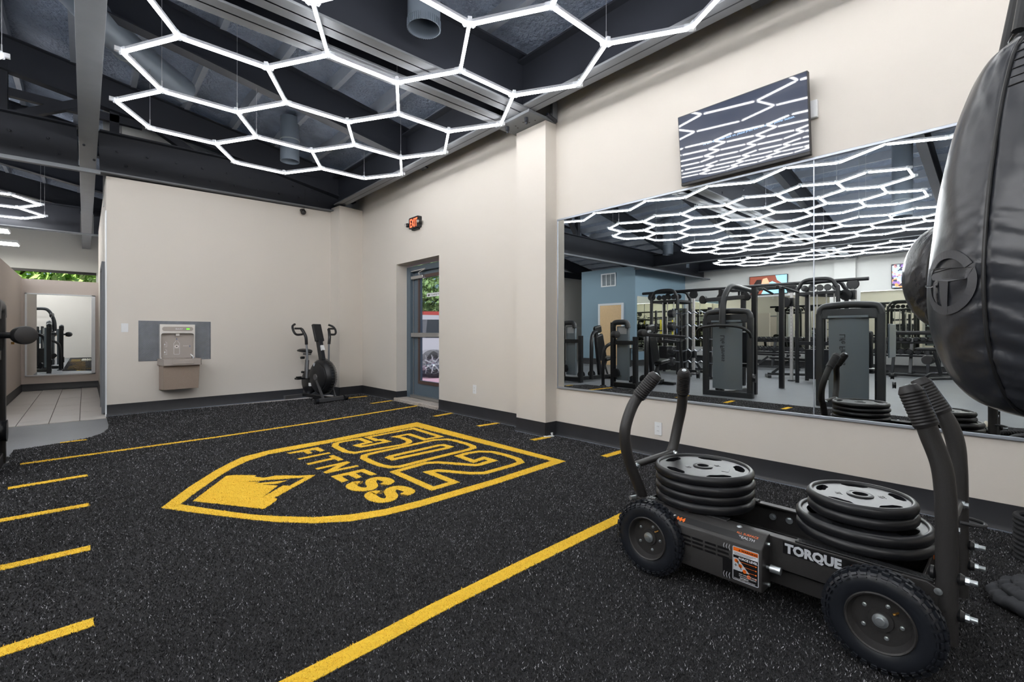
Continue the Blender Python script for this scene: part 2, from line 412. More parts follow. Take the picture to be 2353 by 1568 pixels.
# ---------------------------------------------------------------- roof
nx, ny = 150, 150; mb = MB()
for i in range(nx+1):
    x = FX-.1+(4.5-FX)*i/nx
    for j in range(ny+1):
        y = -4.1+23*j/ny
        d = noise.noise(Vector((x*2.2, y*2.2, 0)))*.05+noise.noise(Vector((x*7, y*7, 3)))*.03
        mb.v.append((x, y, ROOF(x)+.06+d))
mb.f = [(i*(ny+1)+j, i*(ny+1)+j+1, (i+1)*(ny+1)+j+1, (i+1)*(ny+1)+j) for i in range(nx) for j in range(ny)]
ceil = st('ceiling', mb, 'foam', label='dark grey sprayed foam underside of the pitched roof', smooth=180)
k = 0; x = 3.55
while x > FX:
    mk('purlin', MB().b(x-.03, x+.03, -4, 18.7, ROOF(x)-.1, ROOF(x)+.12), 'purlin', ceil); x -= .61
RAFT = [-1.1, 1.3, 3.72, 5.95, 8.4, 10.8, 13.4, 16]
for y in RAFT:
    for xa, xb in ((3.7, -3.05), (-3.05, FX)):
        a, b = Vector((xa, y, ROOF(xa)-.1)), Vector((xb, y, ROOF(xb)-.1))
        m_ = MB()
        dz = Vector((0, 0, -1)); 
        m_.bar(a+dz*.2, b+dz*.2, .012, .4); m_.bar(a+dz*.41, b+dz*.41, .15, .014); m_.bar(a, b, .15, .014)
        mk('rafter', m_, 'steel_dark', ceil)
def ibeam(name, pts, h, wd, label, m='steel_dark', mf=None, gap=None):
    "I-beam along pts; z of pts is the underside"
    mb = MB(); fl = MB()
    for a, b in zip(pts, pts[1:]):
        a, b = Vector(a), Vector(b); u = Vector((0, 0, 1))
        segs = [(a, b)]
        if gap and a.x < gap[0] < b.x: segs = [(a, a.lerp(b, (gap[0]-a.x)/(b.x-a.x))), (a.lerp(b, (gap[1]-a.x)/(b.x-a.x)), b)]
        for p, q in segs: mb.bar(p+u*h/2, q+u*h/2, .014, h); mb.bar(p+u*(h-.01), q+u*(h-.01), wd, .02)
        fl.bar(a+u*.01, b+u*.01, wd, .02)
    o = mk(name, mb, m, None, kind='structure', label=label)
    mk('bottom_flange', fl, mf or m, o, bevel=.003)
    return o
bA = ibeam('ceiling_beam', [(FX, 8.3, 3.2), (-1.1, 8.2, 3.2), (3.55, 8.52, 3.325)], .56, .19, 'dark bolted I-beam along the top of the end wall', mf='steel_flange', gap=(-.07, .14))
for i in range(14):
    x = -1.0+.33*i; y = 8.2+(x+1.1)*.069-.02; z = 3.2+(x+1.1)*.027
    for dz in (.33, .16): mk('bolt', MB().lathe([(0, .012), (.012, .01), (.016, 0)], (x+(.1 if dz < .2 else 0), y, z+dz), (0, -1, 0), 8), 'steel_dark', bA)
mk('track', MB().bar((FX, 8.07, 3.17), (.15, 8.13, 3.2), .05, .04), 'steel_grey', bA)
bC = ibeam('ceiling_beam', [(FX, 3.56, 3.42), (3.46, 3.56, 3.42)], .56, .2, 'nearer of the paired I-beams crossing to the pilaster', mf='steel_flange')
bC2 = ibeam('ceiling_beam', [(FX, 3.88, 3.42), (3.52, 3.88, 3.42)], .56, .19, 'farther of the paired I-beams crossing to the pilaster', mf='steel_flange')
for i in range(7):
    mk('bolt', MB().lathe([(0, .02), (.014, .018), (.03, .0)], (3.0-.9*i, 3.553, 3.55+(.25 if i % 2 else 0)), (0, -1, 0), 10), 'steel_dark', bC)
bD = ibeam('ceiling_beam', [(3.40, -4, 3.45), (3.40, 8.4, 3.42)], .5, .18, 'I-beam running above the mirrored wall', mf='steel_flange')
ibeam('ceiling_beam', [(-9.5, -4, 3.45), (-9.5, 9.05, 3.42)], .5, .18, 'I-beam running above the far wall', mf='steel_flange')
ibeam('ceiling_beam', [(FX, 13.4, 3.2), (.3, 13.4, 3.2)], .56, .19, 'dark I-beam over the end of the hall', mf='steel_flange', gap=(-.07, .14))
ibeam('ceiling_beam', [(FX, -1.1, 3.42), (3.5, -1.1, 3.42)], .56, .19, 'dark I-beam behind the photographer', mf='steel_flange')
bB = mk('ceiling_beam', MB().b(-.06, .125, -4, 18.6, 3.6, 3.615).b(-.058, -.04, -4, 18.6, 3.615, 3.9).b(.105, .123, -4, 18.6, 3.615, 3.9).b(-.06, .125, -4, 18.6, 3.9, 3.915), 'steel_grey', None, kind='structure', label='bare grey box beam running lengthwise at upper left', bevel=.003)
ibeam('ceiling_beam', [(-6.3, -4, 3.3), (-6.3, 9.0, 3.3)], .4, .16, 'lengthwise I-beam in front of the blue room', mf='steel_flange')
# bearing plate at the pilaster
bp = thing('bearing_plate', 'bolted steel bearing plate on top of the beige pilaster', 'bracket', (3.55, 3.7, 3.385))
mk('plate', MB().b(3.37, 3.79, 3.44, 3.97, 3.388, 3.418), 'steel_flange', bp, bevel=.004)
for y in (3.56, 3.86): mk('nut', MB().cyl((3.45, y, 3.388), (3.45, y, 3.345), .022, 6).cyl((3.45, y, 3.35), (3.45, y, 3.32), .011, 10), 'steel_dark', bp)
for x, y in ((3.5, 3.66), (3.55, 3.62), (3.5, 3.78), (3.55, 3.8), (3.56, 3.54)): mk('bolt_hole', MB().cyl((x, y, 3.386), (x, y, 3.3885), .009, 10), 'black_print', bp)
mk('rod', MB().tube([(3.62, 3.42, 3.43), (3.76, 3.42, 3.40)], .018, 8), 'steel_dark', bp)
mk('bracket', MB().b(3.72, 3.795, 3.43, 3.47, 3.4, 3.62), 'steel_flange', bp)
# roof truss web at the upper left
tr = thing('roof_truss', 'dark truss members above the bolted beam at upper left', 'truss', (-2, 8.4, 3.8), kind='structure')
for a, b, wd in (((-.75, 4.55), (-.75, 3.7), .12), ((-.75, 3.75), (.3, 4.35), .1), ((-.75, 3.75), (-1.9, 4.7), .1), ((.3, 4.35), (1.3, 3.75), .12), ((-2.6, 4.9), (-2.6, 3.7), .12), ((-2.6, 3.8), (-1.9, 4.7), .1), ((-1.5, 4.1), (.6, 4.05), .08), ((.3, 4.5), (.3, 3.7), .08)):
    mk('truss_member', MB().bar((a[0], 8.45, a[1]), (b[0], 8.45, b[1]), .1, wd, (0, 1, 0)), 'steel_dark', tr)
# ducts
def pipe(x, y, z, r, label, top=None):
    t = thing('exhaust_pipe', label, 'duct', (x, y, z), group='hanging exhaust pipes')
    zt = top or ROOF(x)-.02
    mk('pipe', MB().lathe([(r*.97, 0), (r, 0), (r, zt-z), (r*.97, zt-z), (r*.97, 0)], (x, y, z), n=32), 'duct', t)
    mk('seam_ring', MB().lathe([(r, 0), (r+.006, .004), (r+.006, .012), (r, .016)], (x, y, z+.3), n=32), 'duct_in', t)
    return t
pipe(2.02, 3.27, 3.56, .13, 'open blue-grey pipe with crimped end beside the paired beams')
pipe(2.23, 7.3, 3.64, .13, 'blue-grey pipe hanging above the end wall')
pipe(-4.0, 1.6, 3.35, .16, 'blue-grey pipe seen in the mirror near the mirrored punching bags')
pipe(-6.0, 7.6, 3.6, .16, 'blue-grey pipe seen in the mirror in front of the blue room')
pipe(-8.6, 8.4, 3.5, .16, 'smaller blue-grey pipe reflected in the corner of the blue room')
cr = bpy.data.objects.get('exhaust_pipe')
crimp = MB(); 
for k in range(48):
    a = 2*PI*k/48; c, s_ = math.cos(a), math.sin(a)
    crimp.bar((2.02+.1325*c, 3.27+.1325*s_, 3.56), (2.02+.1325*c, 3.27+.1325*s_, 3.62), .006, .006, (c, s_, 0))
mk('crimped_end', crimp, 'duct', cr)
dt = thing('round_duct', 'long blue-grey round duct bending along the roof at upper left', 'duct', (-1, 5, 4.3))
def pipe3(pts, r, n=6): return MB().tube(spl(pts, n), r, 24)
mk('duct_run', pipe3([(-3.2, 3.9, 4.45), (-1.6, 4.7, 4.35), (-.75, 5.2, 4.3), (-.2, 5.6, 4.2), (.25, 6.3, 4.15), (.9, 7.0, 4.1)], .15), 'duct', dt)
for p, q in (((-1.3, 4.88, 4.335), (-1.27, 4.9, 4.334)), ((-.9, 5.11, 4.31), (-.87, 5.13, 4.308)), ((.32, 6.4, 4.143), (.34, 6.425, 4.142))):
    mk('seam_ring', MB().tube([p, q], .156, 24), 'duct_in', dt)
mk('duct_branch', pipe3([(-3.5, 9.2, 4.1), (-1.6, 9.2, 4.0), (-.6, 9.3, 3.95), (.1, 9.5, 3.8)], .16), 'duct', dt)
# small things on the structure
ct = thing('security_camera', 'small black dome camera hanging at the top of the end wall', 'camera', W(697, 488, Y=8.4))
c0 = W(697, 488, Y=8.38); mk('dome', MB().ball(c0, .045), 'plastic_black', ct); mk('bracket', MB().cyl(c0+Vector((0, .0, .03)), c0+Vector((0, .09, .05)), .03, 14), 'plastic_black', ct)
mk('cord', MB().cyl(c0+Vector((.02, .02, .03)), c0+Vector((.03, .0, .4)), .003, 5), 'cable_dark', ct)
tl = thing('ceiling_lamp', 'flat lit panel lamp beyond the hall at far left', 'lamp', (-1.5, 14.6, 3.3))
mk('lamp_body', MB().b(-2.1, -1.2, 14.4, 15.0, 3.3, 3.36), 'white_trim', tl); mk('diffuser', MB().b(-2.08, -1.22, 14.42, 14.98, 3.292, 3.3), 'lamp_panel', tl)
t2 = copy_tree(tl, None, label='second flat lit panel lamp beyond the hall, farther left, added as fill light', loc=(-4.5, 15.2, 3.3)); t3 = copy_tree(tl, None, label='third flat lit panel lamp beyond the hall, nearer the window, added as fill light', loc=(-1.5, 16.6, 3.3))  # both copies are added lamps that brighten the outer wall

# ---------------------------------------------------------------- hexagon lamps
def hexlamp(label, s, Z, cells, cat='lamp', cab=(), r=.0125, tm_='tube'):
    X0 = sum(c[0] for c in cells)/len(cells); Y0 = sum(c[1] for c in cells)/len(cells)
    t = thing('hexagon_light', label, cat, (X0, Y0, Z), group='hexagon light grids')
    V = {}; E = set()
    def key(x, y): return (round(x/s*4), round(y/s*4))
    for cx, cy in cells:
        ks = []
        for a in range(6):
            x, y = cx+s*math.cos(a*PI/3), cy+s*math.sin(a*PI/3)
            kk = None
            for q in V:
                if (V[q][0]-x)**2+(V[q][1]-y)**2 < (s*.2)**2: kk = q
            if kk is None: kk = len(V); V[kk] = (x, y)
            ks.append(kk)
        for i in range(6): E.add(tuple(sorted((ks[i], ks[(i+1) % 6]))))
    L = s-.05
    tm = bpy.data.meshes.new('light_tube'); b_ = MB().tube([(-L/2, 0, 0), (L/2, 0, 0)], r, 10); tm.from_pydata(b_.v, [], b_.f); tm.shade_smooth(); tm.materials.append(M(tm_))
    hm = bpy.data.meshes.new('housing'); b_ = MB().b(-L/2, L/2, -.011, .011, r+.001, r+.022); hm.from_pydata(b_.v, [], b_.f); hm.materials.append(M('tube_case'))
    for a, b in E:
        (xa, ya), (xb, yb) = V[a], V[b]
        o = bpy.data.objects.new('light_tube', tm); COL.objects.link(o); o.parent = t
        o.location = ((xa+xb)/2-X0, (ya+yb)/2-Y0, 0); o.rotation_euler.z = math.atan2(yb-ya, xb-xa)
        h = bpy.data.objects.new('housing', hm); COL.objects.link(h); h.parent = o
    jm = bpy.data.meshes.new('connector'); b_ = MB().cyl((0, 0, -.012), (0, 0, .03), .02, 12)
    for a in range(3): b_.box((.028*math.cos(a*2*PI/3), .028*math.sin(a*2*PI/3), .018), (.04, .03, .034), Matrix.Rotation(a*2*PI/3, 3, 'Z'))
    jm.from_pydata(b_.v, [], b_.f); jm.materials.append(M('clear'))
    mxx = max(v[0] for v in V.values()); mnx = min(v[0] for v in V.values())
    for i, (x, y) in V.items():
        o = bpy.data.objects.new('connector', jm); COL.objects.link(o); o.parent = t; o.location = (x-X0, y-Y0, 0)
        if abs(x-mxx) < .1 or abs(x-mnx) < .1: o.rotation_euler.z = PI/3 if abs(x-mnx) < .1 else 0
    for (x, y) in cab:
        q = min(V.values(), key=lambda p: (p[0]-x)**2+(p[1]-y)**2)
        mk('hanging_cable', MB().cyl((q[0], q[1], Z+.03), (q[0], q[1], ROOF(q[0])+.05), .0022, 5).cyl((q[0], q[1], Z+.03), (q[0], q[1], Z+.1), .006, 6), 'cable', t)
    return t, V
s1 = .618; H3 = math.sqrt(3); LZ = 3.357
ca = [(.838, 4.88+1.0704*j) for j in (-6, -5, -4, -3, -2, -1, 0, 1)]+[(.838+1.5*s1, 4.345+1.0704*j) for j in (-6, -5, -4, -3, -2, -1, 0, 1, 2)]+[(.838+3*s1, 4.88+1.0704*j) for j in (-6, -5, -4, -3, -2, -1, 0, 1)]
F1, V1 = hexlamp('large hexagon light grid over the logo, reaching to the beige wall', s1, LZ, ca, tm_='tube_front',
        cab=[(.53, 5.4), (.53, 6.5), (1.13, 5.4), (1.47, 6.0), (2.98, 5.37), (2.95, 6.4), (2.4, 4.35), (2.0, 3.7), (2.9, 2.1), (3.21, 3.7), (1.47, 3.7), (.53, 3.3)])
s2 = .475
def grid2(x1, y0, n, s): return [(x1-s-1.5*s*c, y0+s*H3*(j+(.5 if c % 2 else 0))) for c in range(3) for j in range(n)]
for (x1, n, lb) in ((-.5, 6, 'hexagon light grid just left of the photographer, first behind in the mirror'),
                    (-3.45, 6, 'hexagon light grid in the middle of the gym, second behind in the mirror'),
                    (-6.35, 6, 'farthest hexagon light grid in the mirror, by the blue room')):
    g = grid2(x1, {-.5: 1.5, -3.45: 1.35, -6.35: 1.8}[x1], n, s2)
    hexlamp(lb, s2, LZ, g, cab=[(x1, 2), (x1, 4), (x1, 5.7), (x1-2, 2), (x1-2, 4), (x1-2, 5.9), (x1-1, 6.2), (x1-1, 3)])
g = [(-1.19-1.5*s1*c, 11.62+s1*H3*(j-(.5 if c % 2 else 0))) for c in range(4) for j in range(2)]
hexlamp('hexagon light grid beyond the partition at far left', s1, LZ, g, cab=[(-.6, 12.6), (-.6, 11.6), (-1.5, 12.2), (-2, 12.5)])
hexlamp('added hexagon light grid behind the photographer on the left, unseen fill light', s2, LZ, grid2(-.5, -3.7, 5, s2), cab=[(-.5, -1), (-2.4, -1), (-.5, -3), (-2.4, -3)])  # extra grid out of view, added to lift the light on the walls
# ================================================================ turf
turf = thing('turf_carpet', 'black artificial turf with yellow lines and a shield logo', 'turf', (1.6, 3, 0), kind=None)
TP = [(-.50, -3.9), (3.79, -3.9), (3.79, 8.3), (3.33, 8.25), (.21, 8.29), (.213, 8.15), (.216, 7.54), (.20, 7.2), (.15, 6.93), (.03, 6.70), (-.20, 6.56), (-.50, 6.46)]
mk('turf_sheet', MB().prism(TP, h0=-.012, h1=-.001), 'turf', turf, smooth=0)
zA = lambda x, y: W(740+x/4.706, 955+y/4.708, Z=0)
zB = lambda x, y: W(640+x/7.353, 1010+y/7.35, Z=0)
zC = lambda x, y: W(360+x/6.192, 1060+y/6.194, Z=0)
zD = lambda x, y: W(350+x/2.4258, 940+y/2.425, Z=0)
pt = lambda f, l: [tuple(f(*p)[:2]) for p in l]
bands = []; solids = []                              # (name, closed polyline, width) / (name, outline, holes)
five = pt(zA, [(990, 143), (1280, 232), (1112, 262), (940, 205), (790, 232), (870, 245), (935, 272), (945, 292), (880, 318), (350, 408), (250, 392), (140, 335), (150, 305), (220, 285), (408, 255), (510, 293), (375, 325), (430, 340), (710, 285), (640, 265), (590, 270), (490, 238)])
zero = pt(zA, [(1340, 260), (1420, 270), (1560, 308), (1630, 335), (1636, 355), (1560, 378), (1200, 465), (850, 555), (740, 562), (640, 545), (540, 508), (450, 465), (460, 435), (530, 415), (860, 345), (1200, 270)])
zin = pt(zA, [(1310, 322), (1385, 342), (1350, 355), (770, 478), (720, 455), (760, 440), (1270, 325)])
two = pt(zA, [(1475, 440), (1580, 410), (1700, 392), (1850, 398), (2000, 435), (2120, 475), (2150, 510), (2050, 545), (1760, 625), (1600, 628), (1250, 598), (1150, 615), (1430, 725), (1195, 795), (780, 612), (1120, 518), (1250, 510), (1650, 540), (1700, 535), (1850, 490), (1750, 462), (1640, 500)])
for n, l in (('digit_five', five), ('digit_zero', zero), ('digit_zero', zin), ('digit_two', two)): bands.append((n, l, .062, True))
LET = dict(
    F=[(150, 230), (660, 135), (785, 190), (705, 212), (610, 180), (520, 195), (565, 232), (490, 252), (420, 212), (185, 248)],
    I=[(315, 328), (850, 222), (880, 238), (350, 348)],
    T=[(462, 415), (890, 318), (848, 285), (925, 268), (1105, 345), (1010, 370), (945, 338), (510, 435)],
    N=[(620, 495), (1155, 375), (1215, 390), (980, 510), (1320, 440), (1360, 460), (810, 580), (755, 562), (1000, 440), (660, 515)],
    E=[(885, 628), (1440, 502), (1660, 592), (1560, 615), (1400, 555), (1300, 575), (1410, 640), (1310, 668), (1180, 605), (1065, 630), (1180, 695), (1070, 732)])
for k, l in LET.items(): solids.append(('letter', pt(zB, l), []))
bands.append(('letter', pt(zB, [(1360, 740), (1290, 745), (1230, 790), (1300, 835), (1420, 850), (1540, 835), (1590, 790), (1560, 740), (1580, 690), (1680, 665), (1800, 680), (1870, 720), (1790, 765)]), .078, False))
bands.append(('letter', pt(zB, [(1690, 905), (1600, 905), (1550, 950), (1620, 1010), (1750, 1040), (1880, 1015), (1920, 960), (1880, 890), (1920, 840), (2030, 820), (2160, 850), (2210, 890), (2130, 940)]), .078, False))
solids.append(('mountain', pt(zC, [(515, 572), (990, 215), (1090, 203), (1415, 205), (1395, 228), (1530, 240), (1700, 210), (1850, 207), (2000, 212), (2260, 200), (2160, 262), (1940, 380), (1840, 440), (1670, 530), (1715, 540), (1695, 570), (1600, 640), (1520, 685)]),
               [pt(zC, [(1125, 297), (1450, 285), (1560, 272), (1750, 262), (2110, 235), (1885, 358), (1800, 350), (1490, 530), (1725, 352), (1480, 338), (1720, 325), (1860, 278), (1640, 300), (1375, 322), (1465, 297)])]))
so_ = pt(zD, [(1475, 75), (1200, 130), (1000, 170), (800, 205), (650, 232), (500, 270), (425, 305), (350, 345), (200, 440), (48, 553), (200, 575), (400, 600), (550, 619), (700, 632), (900, 638), (1100, 628), (1300, 595), (1500, 545), (1900, 425), (2305, 293)])
si_ = pt(zD, [(1468, 101), (1200, 150), (1000, 188), (800, 226), (650, 254), (530, 292), (450, 330), (375, 375), (260, 455), (155, 533), (250, 548), (400, 570), (550, 590), (700, 600), (900, 606), (1100, 591), (1300, 560), (1500, 510), (1900, 395), (2222, 291)])
solids.append(('shield_outline', so_, [si_]))
# straight lines along X : (x0, x1, y, half width)
lines = []
def seg(a, b, wd): bands.append(('turf_line', [tuple(W(*a, Z=0)[:2]), tuple(W(*b, Z=0)[:2])], wd, False))
def pseg(l, wd): bands.append(('turf_line', pt(lambda u, v: W(u, v, Z=0), l), wd, False))
pseg([(46, 1067.5), (200, 1046), (350, 1025.5), (500, 1005), (740, 969), (880, 946), (981, 929.5)], .062)
pseg([(1440, 1183), (1418, 1194), (1200, 1300), (1000, 1400), (860, 1475), (690, 1563), (610, 1604)], .075)
for a, b in (((18, 1123), (201, 1093)), ((-14, 1199.5), (204, 1160.5)), ((-20, 1311), (208, 1259.5)), ((-30, 1510), (215, 1430))): seg(a, b, .07)
seg((138, 1018), (199, 1011), .05)
for a, b in (((799, 915.6), (843, 911)), ((853, 927.8), (901, 921)), ((997, 957.5), (1047, 948.5)), ((1098, 980), (1152, 971.5)), ((1223, 1012), (1261, 1004.5)), ((1387, 1050), (1436, 1036))): seg(a, b, .07)
for y in (1.62, .78, -.06, -.9): bands.append(('turf_line', [(3.32, y), (3.74, y)], .07, False))
for y in (1.62, .78, -.06, -.9, -1.7): bands.append(('turf_line', [(-.42, y), (.01, y)], .07, False))
def band_poly(l, wd, closed):
    P = [Vector((x, y)) for x, y in l]; n = len(P); left = []; right = []
    for i in range(n):
        a = P[i-1] if (closed or i) else None; b = P[(i+1) % n] if (closed or i < n-1) else None
        d1 = (P[i]-a).normalized() if a is not None else None; d2 = (b-P[i]).normalized() if b is not None else None
        if d1 is None: d1 = d2
        if d2 is None: d2 = d1
        n1, n2 = Vector((-d1.y, d1.x)), Vector((-d2.y, d2.x)); m = (n1+n2)
        if m.length < .3: m = n1
        m.normalize(); k = wd/2/max(.45, m.dot(n1))
        left.append(P[i]+m*k); right.append(P[i]-m*k)
    return left, right
def band_mesh(l, wd, closed, z=.002):
    L, R = band_poly(l, wd, closed); n = len(L); mb = MB()
    vs = [(p.x, p.y, z) for p in L]+[(p.x, p.y, z) for p in R]
    fs = [(i+n, (i+1) % n+n, (i+1) % n, i) for i in range(n if closed else n-1)]
    a = [(p.x, p.y, -.004) for p in L]+[(p.x, p.y, -.004) for p in R]
    fs += [(i, (i+1) % n, (i+1) % n+2*n, i+2*n) for i in range(n if closed else n-1)]+[((i+1) % n+n, i+n, i+3*n, (i+1) % n+3*n) for i in range(n if closed else n-1)]
    return mb.add(vs+a, fs)
logo = thing('logo', None, None, (1.7, 3.8, 0)); logo.parent = turf; logo.location = (1.7-1.6, .8, 0)
for nm, l, wd, cl in bands:
    if nm == 'turf_line': mk(nm, band_mesh(l, wd, cl), 'turf_yellow', turf, smooth=0)
    else:
        ll = [tuple(p) for p in spl([(x, y, 0) for x, y in l], 4)] if nm == 'letter' else l
        mk(nm, band_mesh([(p[0], p[1]) for p in ll], wd, cl, .0022), 'turf_yellow', logo, smooth=0)
for nm, l, hs in solids: mk(nm, MB().prism(l, hs, -.004, .002), 'turf_yellow', logo, smooth=0)
# ---- pile: blades of turf, yellow where the inlays are
def seg_d(P, l, closed):
    d = np.full(len(P), 9.); n = len(l)
    for i in range(n if closed else n-1):
        a = np.array(l[i]); b = np.array(l[(i+1) % n]); ab = b-a
        t_ = ((P-a) @ ab)/max(1e-9, ab @ ab); t = np.clip(t_, 0, 1); q = np.hypot(*(P-a-t[:, None]*ab).T)
        if not closed and i == 0: q = np.where(t_ < 0, 9., q)
        if not closed and i == n-2: q = np.where(t_ > 1, 9., q)
        d = np.minimum(d, q)
    return d
def inside(P, l):
    r = np.zeros(len(P), bool); n = len(l)
    for i in range(n):
        (x1, y1), (x2, y2) = l[i], l[(i+1) % n]
        if abs(y2-y1) < 1e-9: continue
        c = ((y1 > P[:, 1]) != (y2 > P[:, 1])) & (P[:, 0] < (x2-x1)*(P[:, 1]-y1)/(y2-y1)+x1); r ^= c
    return r
def pile(name, P, yel, wd, h):
    n = len(P); a = rng.uniform(0, 2*PI, n); le = rng.uniform(.2, 1., n)*h*.9; b = rng.uniform(0, 2*PI, n)
    hh = h*rng.uniform(.5, 1.1, n); w_ = wd*rng.uniform(.6, 1.2, n)/2
    V_ = np.empty((n, 3, 3)); V_[:, 0, 0] = P[:, 0]-np.cos(a)*w_; V_[:, 0, 1] = P[:, 1]-np.sin(a)*w_; V_[:, 0, 2] = -.001
    V_[:, 1, 0] = P[:, 0]+np.cos(a)*w_; V_[:, 1, 1] = P[:, 1]+np.sin(a)*w_; V_[:, 1, 2] = -.001
    V_[:, 2, 0] = P[:, 0]+np.cos(b)*le; V_[:, 2, 1] = P[:, 1]+np.sin(b)*le; V_[:, 2, 2] = hh
    me = bpy.data.meshes.new(name); me.vertices.add(3*n); me.vertices.foreach_set('co', V_.reshape(-1))
    me.loops.add(3*n); me.loops.foreach_set('vertex_index', np.arange(3*n, dtype=np.int32))
    me.polygons.add(n); me.polygons.foreach_set('loop_start', np.arange(0, 3*n, 3, dtype=np.int32))
    me.update(calc_edges=True)
    c = np.empty((n, 4)); c[:, 3] = 1
    t = rng.uniform(0, 1, n)
    dark = np.where(t < .84, rng.uniform(.008, .04, n), rng.uniform(.06, .5, n))
    for k in range(3): c[:, k] = dark*(1, 1, 1.08)[k]
    if yel:
        y = np.array(lin((255, 206, 62))); c[:, :3] = y[None]*rng.uniform(.72, 1.1, n)[:, None]
    at = me.color_attributes.new('tone', 'FLOAT_COLOR', 'POINT'); at.data.foreach_set('color', np.repeat(c, 3, axis=0).reshape(-1))
    me.materials.append(M('pile')); o = bpy.data.objects.new(name, me); COL.objects.link(o); o.parent = turf; o.location = (-1.6, -3, 0)
    o['kind'] = 'stuff'
def zone(x0, x1, y0, y1, n, wd, h, tagn):
    P = np.column_stack([rng.uniform(x0, x1, n), rng.uniform(y0, y1, n)])
    P = P[inside(P, TP)]
    J = P+rng.normal(0, .0035, P.shape); y = np.zeros(len(P), bool)
    for nm, l, wd_, cl in bands:
        if nm == 'letter': l = [(p[0], p[1]) for p in spl([(a, b, 0) for a, b in l], 4)]
        y |= seg_d(J, l, cl) < wd_/2
    for nm, l, hs in solids:
        i_ = inside(J, l)
        for h_ in hs: i_ &= ~inside(J, h_)
        y |= i_
    pile('black_pile', P[~y], False, wd, h); pile('yellow_pile', P[y], True, wd, h)
zone(1.2, 3.79, -.9, .1, 70000, .004, .0075, 'a')
zone(-.5, 3.79, .1, 2.4, 300000, .004, .0075, 'a')
zone(-.5, 3.79, 2.4, 4.4, 170000, .005, .008, 'b')
zone(-.5, 3.79, 4.4, 8.3, 160000, .007, .009, 'c')
# ================================================================ mirror on the wall
MX = 3.785; MY0, MYS, MY1 = 3.415, 1.005, -1.41; MZ0, MZ1 = .53, 2.325
mr = thing('wall_mirror', 'long chrome-edged gym mirror in two panes on the beige wall', 'mirror', (MX, 1, 1.4))
for a, b in ((MY0, MYS+.003), (MYS-.003, MY1)): mk('mirror_panel', MB().b(MX, WX-.001, b, a, MZ0, MZ1), 'mirror', mr, smooth=0)
mk('backing', MB().b(MX+.003, WX-.0005, MYS-.004, MYS+.004, MZ0, MZ1), 'plastic_black', mr)
for nm, g in (('lower_edge', (MX-.006, WX, MY1-.01, MY0+.01, MZ0-.018, MZ0+.003)), ('upper_edge', (MX-.006, WX, MY1-.01, MY0+.01, MZ1-.003, MZ1+.018)), ('side_edge', (MX-.005, WX, MY0-.002, MY0+.01, MZ0-.012, MZ1+.01)), ('seam', (MX-.002, MX+.001, MYS-.004, MYS+.004, MZ0, MZ1))):
    mk(nm, MB().b(*g), 'edge_metal', mr, bevel=.003)
# hall mirror
hm = thing('wall_mirror', 'white-framed mirror at the end of the tiled hall', 'mirror', (-.35, 13, 1.2))
X0, X1 = W(57, 760, Y=12.99).x, W(219, 760, Y=12.99).x; Z1 = W(57, 673, Y=12.99).z; Z0 = W(57, 866, Y=12.99).z
mk('mirror_glass', MB().b(X0+.02, X1-.02, 12.975, 12.999, Z0+.02, Z1-.02), 'mirror', hm, smooth=0)
for g in ((X0, X1, 12.965, 12.999, Z0, Z0+.025), (X0, X1, 12.965, 12.999, Z1-.025, Z1), (X0, X0+.03, 12.965, 12.999, Z0, Z1), (X1-.06, X1, 12.965, 12.999, Z0, Z1)): mk('frame_strip', MB().b(*g), 'white_trim', hm, bevel=.003)
# far wall mirrors and the one on the blue wall
for a, b, lb in ((8.9, 4.2, 'far wall mirror below the first television, seen in reflection'), (3.4, -3.5, 'far wall mirror below the second television, seen in reflection')):
    t = thing('wall_mirror', lb, 'mirror', (FX, (a+b)/2, 1.5)); mk('mirror_glass', MB().b(FX, FX+.012, b, a, .62, 2.38), 'mirror_far', t, smooth=0)
    mk('upper_edge', MB().b(FX, FX+.016, b, a, 2.38, 2.395), 'chrome', t)
t = thing('wall_mirror', 'mirror on the side of the blue box room, seen in reflection', 'mirror', (-8, 9.05, 1.4)); mk('mirror_glass', MB().b(FX+.1, -6.5, 9.036, 9.05, .5, 2.4), 'mirror_far', t, smooth=0)
mk('upper_edge', MB().b(FX+.1, -6.5, 9.03, 9.05, 2.4, 2.415), 'chrome', t)
# ================================================================ televisions
def tv(name, label, o, ex, ey, wd, h, tilt_out=True):
    t = thing(name, label, 'television', o); return t
Tb, Tt = 3.73, 3.665
p00 = Vector((Tb, 1.965, 2.36)); p10 = Vector((Tb, 1.011, 2.36)); up = Vector((Tt-Tb, 0, .556)).normalized(); ex = Vector((0, -1, 0)); ez = ex.cross(up)
TV = thing('television', 'wall television mirroring the hexagon lights above the mirror', 'television', (3.7, 1.49, 2.6))
mk('case', MB().prism(rrect(0, .954, 0, .556, .006), h0=-.035, h1=-.003, o=p00, ex=ex, ey=up), 'plastic_black', TV)
mk('screen', MB().prism([(.006, .014), (.948, .014), (.948, .55), (.006, .55)], h0=-.003, h1=0, o=p00, ex=ex, ey=up), 'screen', TV, smooth=0)
mk('lower_bezel', MB().prism([(0, -.012), (.954, -.012), (.954, .012), (0, .012)], h0=-.04, h1=.004, o=p00, ex=ex, ey=up), 'plastic_black', TV, bevel=.004)
mk('wall_mount', MB().b(3.745, 3.799, 1.3, 1.68, 2.5, 2.75), 'plastic_black', TV)
text('screen_message', 'To turn the screen back on, please press the remote or power button.', .0232, p00+ex*.2+up*.27+ez*.0006, ex, up, 'screen_text', TV, ext=.0001)
op = thing('power_outlet', 'white outlet box behind the right edge of the television', 'outlet', (3.79, .99, 2.74))
